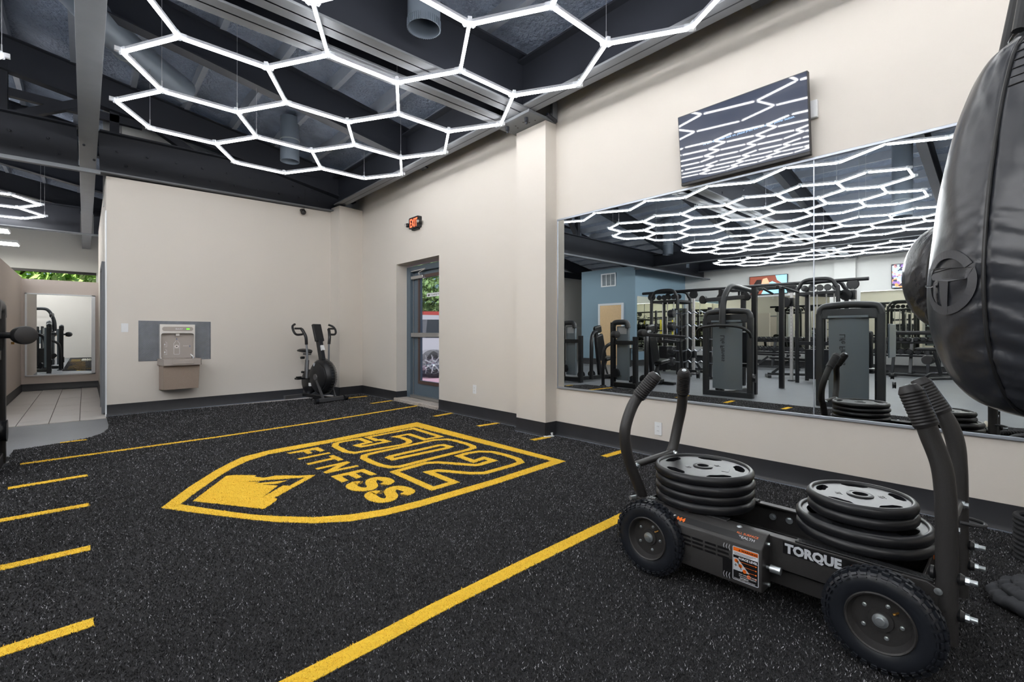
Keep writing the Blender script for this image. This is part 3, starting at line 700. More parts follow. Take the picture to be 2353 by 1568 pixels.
oy = W(1878, 250, X=3.77).y; oz0, oz1 = W(1877, 268, X=3.77).z, W(1877, 228, X=3.77).z
mk('cover', MB().b(3.765, 3.8, oy, oy+.085, oz0, oz1), 'plastic_white', op, bevel=.004); mk('plug', MB().b(3.73, 3.765, oy+.04, oy+.09, oz0+.04, oz0+.07), 'plastic_black', op, bevel=.004)
def far_tv(label, y0, y1, z0, z1):
    t = thing('television', label, 'television', (FX+.1, (y0+y1)/2, z0))
    mk('case', MB().b(FX+.04, FX+.1, y0, y1, z0, z1), 'plastic_black', t, bevel=.005)
    mk('wall_mount', MB().b(FX, FX+.04, (y0+y1)/2-.1, (y0+y1)/2+.1, z0+.2, z1-.2), 'plastic_black', t); return t
t = far_tv('far television showing a woman against blue sky, seen in the mirror', 5.38, 6.6, 2.47, 3.12)
P_ = lambda l, m_, d: mk('picture', MB().prism(l, h0=0, h1=.001, o=(FX+.1+d*.001, 5.4, 2.49), ex=(0, 1, 0), ey=(0, 0, 1)), m_, t, smooth=0)
P_([(0, 0), (1.18, 0), (1.18, .61), (0, .61)], 'pic_sky', 1)
P_([(1.18, 0), (1.18, .61), (.35, .61), (.3, .45), (.1, .3), (.05, .2), (.2, .28), (.45, .42), (.6, .35), (.75, .1), (.8, 0)], 'pic_brown', 2)
P_([(.95, .1), (1.05, .35), (.95, .5), (.8, .5), (.78, .3), (.85, .1)], 'pic_dark', 3)
P_([(.55, .15), (.7, .12), (.8, .35), (.75, .52), (.62, .55), (.55, .4)], 'pic_skin', 4)
t = far_tv('far television showing a crowd, partly hidden by the small bag', 1.4, 2.65, 2.43, 3.13); mk('picture', MB().b(FX+.1, FX+.102, 1.42, 2.63, 2.45, 3.11), 'pic_crowd', t, smooth=0)
# ================================================================ exit door and outside
dx = st('door_1', MB().b(3.99, 4.08, DY1-.12, DY1-.0, .05, 2.21).b(3.99, 4.08, DY0, DY1-.12, 2.12, 2.21), 'door_blue', label='blue-grey steel frame of the glazed exit door', bevel=.003)
mk('frame_stop', MB().b(3.985, 4.05, DY1-.13, DY1-.105, .06, 2.16), 'door_blue', dx)
gy1 = W(967, 800, X=4.06).y; gy0 = DY0-.2
gz0, gz1 = W(967, 875, X=4.06).z, W(967, 640, X=4.06).z
leaf_o = [(-(DY1-.125), .1), (-(DY0-.35), .1), (-(DY0-.35), 2.12), (-(DY1-.125), 2.12)]
mk('door_leaf', MB().prism(leaf_o, [[(-gy1, gz0), (-gy0, gz0), (-gy0, gz1), (-gy1, gz1)]], 0, .04, (4.09, 0, 0), (0, -1, 0), (0, 0, 1)), 'door_blue', dx, smooth=0)
fo = [(-gy1-.045, gz0-.05), (-gy0, gz0-.05), (-gy0, gz1+.05), (-gy1-.045, gz1+.05)]
mk('glazing_frame', MB().prism(fo, [[(-gy1, gz0), (-gy0-.01, gz0), (-gy0-.01, gz1), (-gy1, gz1)]], 0, .018, (4.052, 0, 0), (0, -1, 0), (0, 0, 1)), 'door_brown', dx, smooth=0)
mk('pane', MB().b(4.066, 4.07, gy0, gy1, gz0, gz1), 'glass', dx)
mk('hinge', MB().b(4.03, 4.045, DY1-.145, DY1-.13, .1, 2.1), 'brushed', dx)
for k in range(9): mk('screw', MB().cyl((4.028, DY1-.137, .2+.22*k), (4.031, DY1-.137, .2+.22*k), .005, 8), 'zinc', dx)
mk('push_bar', MB().b(3.985, 4.04, DY0-.3, DY1-.14, 1.05, 1.12), 'brushed', dx, bevel=.006)
mk('closer_body', MB().b(3.985, 4.05, DY1-.5, DY1-.14, 2.0, 2.05), 'brushed', dx, bevel=.004)
mk('closer_arm', MB().bar((3.99, DY1-.42, 2.06), (3.98, DY1-.42, 2.1), .02, .03).bar((3.985, DY1-.42, 2.1), (3.985, DY1-.62, 2.14), .02, .012).bar((3.985, DY1-.62, 2.14), (3.985, DY1-.16, 2.13), .02, .012), 'chrome', dx)
mk('bottom_rail', MB().b(3.975, 4.05, DY0-.3, DY1-.13, .06, .1), 'brushed', dx)
mk('threshold', MB().b(3.76, 4.3, DY0+.0, DY1+.03, -.012, .052), 'concrete', dx, bevel=.012)
text('door_notice', 'PLEASE USE OTHER DOOR', .035, Vector((4.0655, gy1-.30, 1.71)), (0, -1, 0), (0, 0, 1), 'black_print', dx, ext=.0002)
mk('notice_strip', MB().b(4.0657, 4.066, gy0, gy1-.17, 1.695, 1.755), 'white_print', dx)
mk('notice_arrow', MB().prism([(0, 0), (.03, .02), (.03, .008), (.07, .008), (.07, -.008), (.03, -.008), (.03, -.02)], h0=0, h1=.0005, o=(4.0655, gy1-.2, 1.722), ex=(0, -1, 0), ey=(0, 0, 1)), 'black_print', dx, smooth=0)
es = thing('exit_sign', 'lit red EXIT sign with two emergency lamps above the door', 'sign', (3.79, 6.5, 2.9))
e0 = W(942, 530, X=3.76); e1 = W(964, 497, X=3.76); ey_, ez0, ez1 = e0.y, W(942, 528.5, X=3.76).z, W(942, 503, X=3.76).z
mk('housing', MB().prism(rrect(-ey_, -e1.y+.0, ez0, ez1, .02), h0=0, h1=.06, o=(3.80, 0, 0), ex=(0, -1, 0), ey=(0, 0, 1)), 'plastic_black', es)
hh = ez1-ez0; wdt = ey_-e1.y
text('exit_lettering', 'EXIT', hh*1.05, Vector((3.739, ey_-wdt*.1, ez0+hh*.13)), (0, -1, 0), (0, 0, 1), 'exit_red', es, ext=.001, off=.0015, sx=wdt*.8/(hh*1.05*2.1))
for y in (ey_+.06, e1.y-.02):
    l_ = mk('emergency_lamp', MB().ball((3.75, y, ez0+hh*.45), .035, n=12), 'plastic_black', es); mk('lens', MB().cyl((3.72, y, ez0+hh*.45), (3.714, y, ez0+hh*.44), .024, 14), 'chrome', l_)
mk('conduit', MB().b(3.76, 3.8, e1.y+.05, ey_-.05, ez0-.02, ez0), 'plastic_black', es)
# outside
st('ground', MB().b(4.4, 40, -10, 40, -.3, -.12).b(-14, 4.4, 16.2, 40, -.3, -.12), 'asphalt', label='pinkish asphalt outside').name = 'ground'
cr_ = thing('car', 'parked car seen through the glass of the exit door', 'car', (8.78, 11.01, -.12))
c_ = Vector((8.78, 11.01, -.12))
body = [(-2.2, .35), (2.2, .35), (2.3, .8), (2.2, 1.05), (1.2, 1.12), (.75, 1.72), (-1.9, 1.75), (-2.2, 1.1), (-2.28, .6)]
cz = Matrix.Rotation(math.radians(-33), 3, 'Z')
def cpart(nm, mb, m_, par=cr_): mb.v = [tuple(cz @ Vector(v)+c_) for v in mb.v]; return mk(nm, mb, m_, par, bevel=.0)
cpart('body', MB().prism(body, h0=-.88, h1=.88, ex=(1, 0, 0), ey=(0, 0, 1)), 'car_paint')
cpart('roof', MB().b(-1.85, .7, -.8, .8, 1.75, 1.85), 'car_red')
for s_ in (-1, 1):
    for x0, x1, x2, x3 in ((-1.8, -.6, -.65, -1.75), (-.5, .95, .6, -.5)): cpart('side_window', MB().prism([(x0, 1.12), (x1, 1.12), (x2, 1.62), (x3, 1.62)], h0=-.885*s_-.003, h1=-.885*s_+.003, ex=(1, 0, 0), ey=(0, 0, 1)), 'car_glass')
    for x in (-1.4, 1.4):
        wl = cpart('wheel', MB().lathe([(.16, -.12), (.3, -.13), (.39, -.1), (.4, 0), (.39, .1), (.3, .13), (.16, .12)], (x, s_*.84, .4), (0, 1, 0), 28), 'car_black')
        cpart('rim', MB().lathe([(0, .1), (.06, .12), (.1, .08), (.24, .1), (.27, .13)], (x, s_*.84, .4), (0, s_, 0), 28), 'zinc', wl)
        for k in range(7):
            a = k*2*PI/7; cpart('spoke', MB().bar((x+.05*math.cos(a), s_*.97, .4+.05*math.sin(a)), (x+.26*math.cos(a), s_*.975, .4+.26*math.sin(a)), .03, .05, (0, 1, 0)), 'car_paint', wl)
    cpart('door_mirror', MB().box((.75, s_*1.0, 1.15), (.12, .18, .14)), 'chrome')
def tree(label, x, y, z, rx, ry, rz, n, m_, sz=.12):
    t = thing('tree', label, 'tree', (x, y, -.12)); mk('trunk', MB().tube([(x, y, -.12), (x+.1, y, z*.5), (x, y, z)], [.18, .13, .08], 10).tube([(x, y, z*.6), (x+rx*.5, y, z+.2)], [.08, .03], 8).tube([(x, y, z*.5), (x-rx*.5, y-.3, z)], [.08, .03], 8), 'bark', t)
    d = rng.normal(0, 1, (n, 3)); d /= np.linalg.norm(d, axis=1)[:, None]; d *= (rng.uniform(.3, 1, n)**.4)[:, None]
    c = d*np.array([rx, ry, rz])+np.array([x, y, z]); u = rng.normal(0, 1, (n, 3)); u /= np.linalg.norm(u, axis=1)[:, None]; v = np.cross(u, rng.normal(0, 1, (n, 3))); v /= np.linalg.norm(v, axis=1)[:, None]
    q = np.stack([c-u*sz, c+v*sz*.5, c+u*sz, c-v*sz*.5], 1).reshape(-1, 3)
    mb = MB(); mb.v = [tuple(p) for p in q]; mb.f = [(4*i, 4*i+1, 4*i+2, 4*i+3) for i in range(n)]
    o = mk('foliage', mb, m_, t, smooth=0, kind='stuff')
tree('leafy tree behind the parked car, seen through the exit door', 13.5, 19.5, 3.4, 3., 3., 2.4, 6000, 'leaf', .2)
tree('bright leafy tree behind the high strip window', -2.6, 22.6, 3.6, 3.4, 1.6, 1.8, 6000, 'leaf_bright', .16)
tree('second bright tree at the right of the strip window', 1.8, 26.6, 3.6, 2.6, 1.6, 1.8, 5000, 'leaf_bright', .16)
# ================================================================ push sled
sl_ = thing('push_sled', 'black wheeled push sled loaded with two stacks of weight plates', 'sled', (2.2, .75, 0))
XL, XR = 2.02, 2.40                                 # faces of the two side rails
Y0, Y1 = .235, 1.27
def arm(name, pts, r, grip_from=None):
    P = spl(pts, 6); o = mk(name, MB().tube(P, r, 20), 'powder', sl_); return P
far_l = [(2.06, 1.285, .22), (2.05, 1.285, .28), (2.01, 1.288, .366), (1.965, 1.30, .463), (1.93, 1.30, .545), (1.918, 1.30, .624), (1.935, 1.295, .692), (1.975, 1.288, .761), (2.0, 1.262, .813), (2.03, 1.203, .898)]
far_r = [(2.32, 1.30, .22), (2.33, 1.30, .3), (2.36, 1.308, .43), (2.40, 1.31, .488), (2.425, 1.30, .591), (2.42, 1.275, .692), (2.38, 1.245, .799), (2.32, 1.208, .9)]
near_l = [(2.03, .171, .12), (2.03, .171, .3), (2.03, .171, .415), (2.03, .172, .51), (2.03, .175, .604), (2.03, .185, .685), (2.03, .211, .77), (2.03, .228, .826), (2.03, .262, .918)]
near_r = [(2.43, .171, .12), (2.43, .171, .3), (2.43, .172, .516), (2.43, .174, .605), (2.43, .18, .687), (2.43, .199, .759), (2.43, .238, .831), (2.43, .283, .912)]
for pts, rr in ((far_l, .0265), (far_r, .0265), (near_l, .028), (near_r, .028)):
    P = spl(pts, 6); h = mk('handle_post', MB().tube(P, rr, 22), 'powder', sl_)
    # grip: from the end back 0.125 m
    acc = 0; j = len(P)-1
    while acc < .125: acc += (P[j]-P[j-1]).length; j -= 1
    G = [P[j].lerp(P[-1], t) for t in [k/24 for k in range(25)]]; d = (P[-1]-P[j]).normalized()
    rad = [(rr+.0072-(.002 if k % 2 else 0)) for k in range(25)]; rad[0] = rr+.004; rad[-1] = rr+.003
    g = mk('grip', MB().tube(G+[P[-1]+d*.012], rad+[rr-.004], 24), 'grip', sl_)
    side = d.cross(Vector((1, 0, 0))).normalized()
    mk('grip_seam', MB().tube([G[1]-side*(rr+.007), G[23]-side*(rr+.007)], .0012, 5), 'seal', g)
    mk('end_bolt', MB().cyl(P[-1]+d*.011, P[-1]+d*.0145, .011, 18).cyl(P[-1]+d*.0145, P[-1]+d*.016, .006, 6), 'zinc', g)
    mk('end_collar', MB().lathe([(.0125, 0), (.0155, .002), (.019, 0)], P[-1]+d*.0112, d, 22), 'black_print', g)
# cross tubes
def xt(a, b, r=.017):
    o = mk('cross_tube', MB().cyl(a, b, r, 16), 'powder', sl_)
    for p, s_ in ((a, -1), (b, 1)):
        mk('cross_bolt', MB().cyl(Vector(p)+Vector((s_*-.012, -.017, 0)), Vector(p)+Vector((s_*-.012, -.03, 0)), .010, 6).cyl(Vector(p)+Vector((s_*-.012, -.012, 0)), Vector(p)+Vector((s_*-.012, -.02, 0)), .014, 14), 'zinc', o)
xt((1.985, 1.30, .455), (2.375, 1.30, .455)); xt((2.055, .172, .47), (2.405, .172, .47))
mk('tow_loop', MB().tube(spl([(2.385, .165, .405), (2.395, .13, .402), (2.41, .108, .4), (2.43, .1, .4), (2.45, .108, .402), (2.455, .13, .405), (2.45, .165, .41)], 6), .0065, 10), 'powder_cool', sl_)
# rails: C section
def rail(x, s_):
    mb = MB().b(x-.004, x+.004, Y0, Y1, .178, .298); a, b = (x, x+s_*.035)
    mb.b(min(a, b), max(a, b), Y0, Y1, .290, .298).b(min(a, b), max(a, b), Y0, Y1, .178, .184)
    return mk('side_rail', mb, 'powder', sl_, bevel=.002)
rl, rr_ = rail(XL, 1), rail(XR, -1)
mk('end_plate', MB().b(XL, XR, Y0, Y0+.008, .14, .27).b(XL, XR, Y1-.008, Y1, .14, .285), 'powder', sl_, bevel=.002)
mk('deck_tray', MB().b(XL+.02, XR-.02, Y0+.01, Y1-.01, .165, .172), 'powder_cool', sl_)
# sloped outer wings of the rails with rubber treads
for x, s_ in ((XL, 1), (XR, -1)):
    for ya, yb in ((.20, .60), (.86, 1.24)):
        q = mk('tread_pad', MB().b(min(x, x+s_*.038), max(x, x+s_*.038), ya, yb, .298, .305), 'rubber_black', sl_, bevel=.002)
        rb = MB(); n = int((yb-ya)/.011)
        for k in range(n): rb.box((x+s_*.019, ya+.006+.011*k, .3055), (.028, .0035, .002), Matrix.Rotation(.35*s_, 3, 'Z'))
        mk('tread_ribs', rb, 'rubber_black', q, smooth=0)
    for y in (.62, .55): mk('rail_bolt', MB().cyl((x+s_*.004, y+.06, .262-.0), (x+s_*.014, y+.06, .262), .011, 6).cyl((x+s_*.004, y+.06, .262), (x+s_*.007, y+.06, .262), .015, 14), 'zinc', sl_)
for (u, v) in ((1776, 1188), (1814, 1197)):
    p = W(u, v, X=XR-.004); mk('rail_bolt', MB().cyl(p, p-Vector((.012, 0, 0)), .010, 6).cyl(p, p-Vector((.004, 0, 0)), .015, 16), 'zinc', sl_)
for s_, x in ((1, XL), (-1, XR)):                    # end brackets that carry the posts
    for ya, yb in ((.185, .28), (1.235, 1.29)):
        mk('post_bracket', MB().prism([(ya, .15), (yb, .15), (yb, .30), (ya+.03 if ya < .5 else ya, .30), (ya, .285)], h0=-.022, h1=.022, o=(x+.012*s_, 0, 0), ex=(0, 1, 0), ey=(0, 0, 1)), 'powder', sl_, bevel=.002)
for x in (2.03, 2.43):
    for z in (.215, .33) if x < 2.2 else (.24, .315):
        mk('post_bolt', MB().lathe([(0, .0), (.014, .0), (.019, .008), (.014, .018), (0, .02)], (x, .147, z), (0, -1, 0), 18), 'rubber_black', sl_)
        b_ = mk('post_bolt', MB().cyl((x, .128, z), (x, .100, z), .0085, 14).cyl((x, .128, z), (x, .118, z), .0125, 6), 'zinc', sl_)
        mk('grommet', MB().lathe([(.012, 0), (.021, .006), (.021, .014), (.012, .02)], (x, .195, z), (0, 1, 0), 18), 'rubber_black', sl_)
mk('post_bolt', MB().lathe([(.0, .003), (.011, .0015), (.011, 0)], W(2156, 1360, X=2.001), (-1, 0, 0), 16), 'zinc', sl_)
p = W(1461, 1143, X=2.03); mk('post_bolt', MB().cyl(p, p+Vector((-.03, .012, 0)), .011, 12), 'zinc', sl_)
p = W(2148, 1277, X=2.38); mk('spring_plunger', MB().cyl(p+Vector((.0, .03, 0)), p, .018, 12), 'orange', sl_); mk('plunger_pin', MB().cyl(p, p-Vector((0, .035, 0)), .008, 10), 'zinc', sl_)
# side gear cover with label
CX = 1.935; CY0, CY1 = .688, 1.27
prof = [(CX, .095), (CX, .257), (CX+.004, .265), (CX+.06, .302), (CX+.088, .302), (CX+.088, .095)]
cv = mk('gear_cover', MB().prism([(-CY1, 0), (-CY0, 0), (-CY0, .1), (-CY1, .1)], h0=0, h1=.001).b(CX, CX+.001, CY0, CY0+.001, .1, .101), 'powder', sl_)
bpy.data.objects.remove(cv)
def yprism(prof, ya, yb): return MB().prism([(x, z) for x, z in prof], h0=-yb, h1=-ya, ex=(1, 0, 0), ey=(0, 0, 1))
cv = mk('gear_cover', yprism(prof, CY0, CY1), 'powder', sl_, bevel=.0035)
mk('cover_strip', MB().prism([(-CY1+.01, 0), (-CY0-.075, 0), (-CY0-.11, .03), (-CY1+.01, .03)], h0=.0, h1=.0006, o=(CX+.012, 0, .2705), ex=(0, -1, 0), ey=Vector((.056, 0, .037)).normalized()), 'black_print', cv, smooth=0)
nrm = Vector((.056, 0, .037)).normalized()
ff = Vector((0, -1, 0))
text('sled_lettering', 'TANK', .033, Vector((CX+.0125, 1.155, .2722)), ff, nrm, 'white_print', cv, ext=.0004, off=.0012, sx=1.05)
text('sled_lettering', 'M4', .028, Vector((CX+.0125, 1.0525, .2722)), ff, nrm, 'orange', cv, ext=.0004, off=.0012, sx=1.1)
text('sled_lettering', 'ALL SURFACE', .014, Vector((CX+.036, .80, .2858)), ff, nrm, 'orange', cv, ext=.0004, sx=1.0)
text('sled_lettering', 'STEALTH', .016, Vector((CX+.021, .795, .2763)), ff, nrm, 'grey_print', cv, ext=.0004, sx=1.1)
for y in (1.03, .80): mk('cover_bolt', MB().lathe([(0, .006), (.008, .004), (.011, 0)], (CX+.068, y, .302), (0, 0, 1), 14), 'zinc', cv)
for r_ in range(3):
    for c_i in range(4):
        ya = W([1563, 1591, 1620, 1649][c_i], 1230, X=CX).y; yb = W([1587, 1615, 1645, 1675][c_i], 1240, X=CX).y
        z = .222-.0175*r_; mk('vent_slot', MB().b(CX-.0012, CX+.001, yb, ya, z-.0045, z+.0045), 'black_print', cv, smooth=0)
LA, LB, LZ0, LZ1 = W(1683.5, 1280, X=CX).y, W(1748, 1300, X=CX).y, .112, .246
LB = LA-.118
LB = max(LB, CY0+.012)
lw = LA-LB
pn = mk('warning_label', MB().prism(rrect(0, lw, LZ0, LZ1, .005), h0=0, h1=.0008, o=(CX, LA, 0), ex=(0, -1, 0), ey=(0, 0, 1)), 'grey_print', cv, smooth=0)
def lab(x0, x1, z0, z1, m_, d, sk=None): return mk('label_print', MB().prism(sk or [(x0, z0), (x1, z0), (x1, z1), (x0, z1)], h0=0, h1=.0002, o=(CX-.0006-d*.0003, LA, 0), ex=(0, -1, 0), ey=(0, 0, 1)), m_, cv, smooth=0)
lab(.003, lw-.003, LZ0+.003, LZ1-.003, 'black_print', 1)
lab(.003, lw-.003, LZ1-.018, LZ1-.003, 'orange', 2); lab(.003, lw-.003, LZ1-.034, LZ1-.018, 'white_print', 2)
for k in range(3): lab(.006, lw-.01-.01*k, LZ1-.0235-.004*k, LZ1-.0222-.004*k, 'black_print', 3)
lab(0, 0, 0, 0, 'grey_print', 2, [(.004, LZ0+.04), (lw*.66, LZ0+.04), (lw*.2, LZ1-.045), (.004, LZ1-.045)])
tx = lambda st_, sz, x, z, m_='white_print', sx=1., off=.0: text('label_lettering', st_, sz, Vector((CX-.0018, LA-x, z)), ff, (0, 0, 1), m_, cv, ext=.0001, sx=sx, off=off)
tx('WARNING', .0115, lw*.34, LZ1-.0148, 'black_print', 1.1, .0003); tx('FORCE LEVEL', .012, lw*.24, LZ1-.047, 'white_print', 1.0, .0004)
lab(0, 0, 0, 0, 'black_print', 3, [(lw*.24, LZ1-.015), (lw*.31, LZ1-.015), (lw*.275, LZ1-.006)])
for k, ch in enumerate('321N'):
    cx_, cz_ = lw*(.15+.16*k), LZ1-.056-.0165*k
    lab(0, 0, 0, 0, 'orange', 3, [(cx_+.0075*math.cos(a*PI/8), cz_+.0075*math.sin(a*PI/8)) for a in range(16)]); tx(ch, .010, cx_-.0025, cz_-.0035, 'black_print')
    lab(cx_+.011, lw-.012, cz_-.0006, cz_+.0006, 'orange', 2); lab(0, 0, 0, 0, 'orange', 3, [(lw-.01+.003*math.cos(a*PI/4), cz_+.003*math.sin(a*PI/4)) for a in range(8)])
tx('+', .024, lw*.06, LZ1-.082, 'black_print'); tx('-', .024, lw*.36, LZ0+.036, 'black_print')
lab(0, 0, 0, 0, 'black_print', 3, [(lw*.34, LZ0+.047), (lw*.355, LZ0+.05), (lw*.235, LZ0+.073), (lw*.25, LZ0+.077), (lw*.18, LZ0+.08), (lw*.2, LZ0+.066), (lw*.22, LZ0+.07)])
tx('ADD WEIGHT IF MORE', .0066, lw*.25, LZ0+.0275); tx('TRACTION IS NEEDED', .0066, lw*.25, LZ0+.0195); tx('PATENT:', .007, lw*.3, LZ0+.0115, sx=1.2, off=.0002); tx('TORQUEFITNESS.COM/PATENT', .0058, lw*.06, LZ0+.005)
for z in (LZ1-.012, LZ0+.008):
    for k in range(3):
        x = -.012-.011*k; lab(0, 0, 0, 0, 'grey_print', 0, [(x-.004, z), (x, z+.012), (x+.002, z+.012), (x-.0015, z), (x+.002, z-.012), (x, z-.012)])
lab(-.04, -.001, LZ0-.004, LZ0+.075, 'black_print', -1)
# magnetic adjuster knob on the end of the cover and screws
kp = Vector((CX+.045, CY0, .185)); mk('adjuster_knob', MB().cyl(kp, kp-Vector((-.0, .018, 0)), .006, 12).cyl(kp-Vector((0, .015, 0)), kp-Vector((0, .052, 0)), .0145, 18), 'zinc', sl_)
for z in (.27, .11): mk('cover_bolt', MB().cyl((CX+.06, CY0, z), (CX+.06, CY0-.008, z), .007, 6), 'zinc', cv)
pl = Vector((XL-.004, 0, 0))
ra, rb_ = W(1806, 1262, X=XL-.0045), W(1956, 1300, X=XL-.0045)
zt = W(1806, 1246, X=XL-.0045).z; zb = W(1806, 1268, X=XL-.0045).z
mk('name_plate', MB().b(XL-.0052, XL-.004, .388, .64, .245, .292), 'black_print', rl, smooth=0)
text('name_lettering', 'TORQUE', .047, Vector((XL-.0054, .632, .2515)), ff, (0, 0, 1), 'grey_print', rl, ext=.0004, off=.0026, sx=.96)
text('name_lettering', 'USA', .0165, Vector((XL-.0054, .408, .2515)), (0, 0, 1), (0, 1, 0), 'orange', rl, ext=.0004, off=.0004)
# lower skid under the near half
mk('skid_tray', MB().prism([(.45, .18), (.74, .18), (.74, .105), (.475, .105)], h0=0, h1=.34, o=(2.04, 0, 0), ex=(0, 1, 0), ey=(0, 0, 1)), 'powder', sl_, bevel=.002)
mk('gear_housing', MB().b(2.05, 2.37, .74, 1.25, .10, .178), 'powder_cool', sl_)
# wheels
def wheel(x, y, z, s_, R=.161):
    w_ = thing('wheel', None, None, (x, y, z)); w_.parent = sl_; w_.location = (x-2.2, y-.75, z)
    ax = Vector((s_, 0, 0)); o = Vector((x, y, z)); R_ = R; hw = .035
    prof = [(.094, -hw*.8), (.105, -hw*.95), (.126, -hw*1.0), (.144, -hw*.9), (R_-.006, -hw*.62), (R_-.004, 0), (R_-.006, hw*.62), (.144, hw*.9), (.126, hw), (.105, hw*.95), (.094, hw*.8)]
    mk('tyre', MB().lathe(prof, o, ax, 72), 'tyre', w_, smooth=60)
    tb = MB(); n = 34
    for k in range(n):
        for row, (rr2, off, wd_, ln) in enumerate(((R_-.0015, -.0165, .012, .02), (R_+.0, 0, .014, .021), (R_-.0015, .0165, .012, .02), (R_-.010, .0305, .008, .019), (R_-.010, -.0305, .008, .019), (R_-.0195, .0365, .004, .016), (R_-.0195, -.0365, .004, .016))):
            a = 2*PI*(k+(.5 if row % 2 else 0))/n; c, sn = math.cos(a), math.sin(a)
            til = 0 if row < 3 else (.9 if row < 5 else 1.25)*(1 if off > 0 else -1)
            rad = Vector((0, c, sn)); tan = Vector((0, -sn, c)); axv = Vector((1, 0, 0))
            n_ = (rad*math.cos(til)+axv*math.sin(til)).normalized(); b_ = n_.cross(tan)
            Rm = Matrix((b_, tan, n_)).transposed()
            tb.box(o+rad*rr2+axv*off, (wd_, ln*(1 if row < 3 else .9), .009 if row < 3 else .005), Rm)
    mk('tyre_tread', tb, 'tyre', w_, smooth=0)
    hub = [(.096, hw*.86), (.0925, hw*.98), (.088, hw*.9), (.082, hw*.35), (.078, hw*.15), (.045, hw*.12), (.036, hw*.12), (.034, hw*.3), (.0, hw*.3)]
    rm = mk('rim', MB().lathe(hub, o, ax, 56), 'powder', w_, smooth=40)
    mk('rim_back', MB().lathe([(.096, -hw*.8), (.06, -hw*.3), (0, -hw*.3)], o, ax, 40), 'powder', w_)
    mk('axle_bolt', MB().lathe([(.022, .0), (.022, .004), (.013, .006), (.012, .012), (0, .013)], o+ax*hw*.3, ax, 24), 'zinc', w_)
    for k in range(5):
        a = PI/2+.35+k*2*PI/5; q = o+Vector((0, math.cos(a), math.sin(a)))*.055+ax*hw*.13
        mk('lug_bolt', MB().lathe([(.0065, 0), (.0065, .003), (.0035, .004), (.003, .008), (0, .008)], q, ax, 12), 'zinc', w_)
    a = .75; q = o+Vector((0, -math.cos(a), math.sin(a)))*.062+ax*hw*.1
    mk('valve', MB().cyl(q, q+ax*.008+Vector((0, .007, -.004)), .003, 8).cyl(q+ax*.008+Vector((0, .007, -.004)), q+ax*.010+Vector((0, .012, -.007)), .004, 8), 'brass', w_)
    return w_
for x, y, s_ in ((1.925, 1.168, -1), (1.925, .320, -1), (2.495, 1.168, 1), (2.495, .325, 1)): wheel(x, y, .166, s_)
mk('axle', MB().cyl((1.95, 1.168, .17), (2.47, 1.168, .17), .012, 12).cyl((1.95, .325, .17), (2.47, .325, .17), .012, 12), 'powder_cool', sl_)
# plates
def plate(name, label, x, y, z, R, rz=0., th=.041, txt='45', group=None):
    t = thing(name, label, 'weight plate', (x, y, z), group)
    hr = .026
    rim = [(R-.020, 0.006), (R-.016, .002), (R-.008, 0.002), (R-.002, .010), (R, th*.5), (R-.002, th-.010), (R-.010, th-.0005), (R-.018, th), (R-.022, th-.003), (R-.024, th-.010)]
    mk('rim', MB().lathe(rim+[(R-.024, .006), (R-.020, .006)], (x, y, z), n=64), 'plate', t, smooth=50)
    holes = []
    for k in range(5):
        a0 = rz+k*2*PI/5; ri, ro = R*.63, R*.80; h = []
        sp = .33
        for r_, aa in ((ro, -sp*.95), (ro*1.02, -sp*.5), (ro*1.03, 0), (ro*1.02, sp*.5), (ro, sp*.95), (ro*.93, sp*1.05), (ri*1.02, sp*.72), (ri, sp*.55), (ri, 0), (ri, -sp*.55), (ri*1.02, -sp*.72), (ro*.93, -sp*1.05)):
            h.append((r_*math.cos(a0+aa), r_*math.sin(a0+aa)))
        holes.append(h)
    n = 64; outer = [((R-.0225)*math.cos(2*PI*i/n), (R-.0225)*math.sin(2*PI*i/n)) for i in range(n)]
    bore = [(hr*math.cos(2*PI*i/24), hr*math.sin(2*PI*i/24)) for i in range(24)]
    mk('web', MB().prism(outer, holes+[bore], .010, th-.009, (x, y, z)), 'plate', t, smooth=30)
    mk('hub_ring', MB().lathe([(hr, .004), (hr+.018, .004), (hr+.018, th-.006), (hr+.015, th-.004), (hr, th-.004), (hr, .004)], (x, y, z), n=40), 'plate', t, smooth=40)
    return t
PX, PY = 2.2, 1.045
z = .306; names = ['lowest plate of the four on the far end of the sled', 'second plate from below on the far end of the sled', 'third plate from below on the far end of the sled', 'top plate of the far stack, showing five grip holes']
for k in range(4):
    dx_, dy_ = ((0, 0), (.004, .003), (-.003, -.002), (.0, .004))[k]
    t = plate('weight_plate', 'black rubber weight plate, '+names[k] if k < 3 else 'black rubber weight plate, '+names[k], PX+dx_, PY+dy_, z, .222, .3+.4*k, group='plates stacked on the far end of the sled')
    z += .0415
def plate_text(t, x, y, zt, ang, st_):
    for a in (ang, ang+PI):
        e = Vector((math.cos(a), math.sin(a), 0)); f = Vector((-math.sin(a), math.cos(a), 0)); p = Vector((x, y, zt))+f*.062-e*.02
        text('raised_text', st_, .03, p, e, f, 'plate', t, ext=.0012, off=.0006)
plate_text(t, PX, PY+.004, z-.0095-.0, .9, '45')
mk('raised_badge', MB().box((PX+.01, PY-.1, z-.0095), (.05, .03, .0025), Matrix.Rotation(.3, 3, 'Z')), 'plate', t)
z = .306; QX, QY = 2.262, .437
for k, (R, lb) in enumerate(((.222, 'large black weight plate at the bottom of the near stack'), (.222, 'large black weight plate under the two smaller ones of the near stack'), (.18, 'smaller black weight plate second from the top of the near stack'), (.18, 'smaller black weight plate on top of the near stack'))):
    t = plate('weight_plate', lb, QX+(0, .003, .0, -.003)[k]+(.008 if k > 1 else 0), QY+(0, .002, .004, .006)[k], z, R, .1+.5*k, group='plates stacked on the near end of the sled'); z += .0415
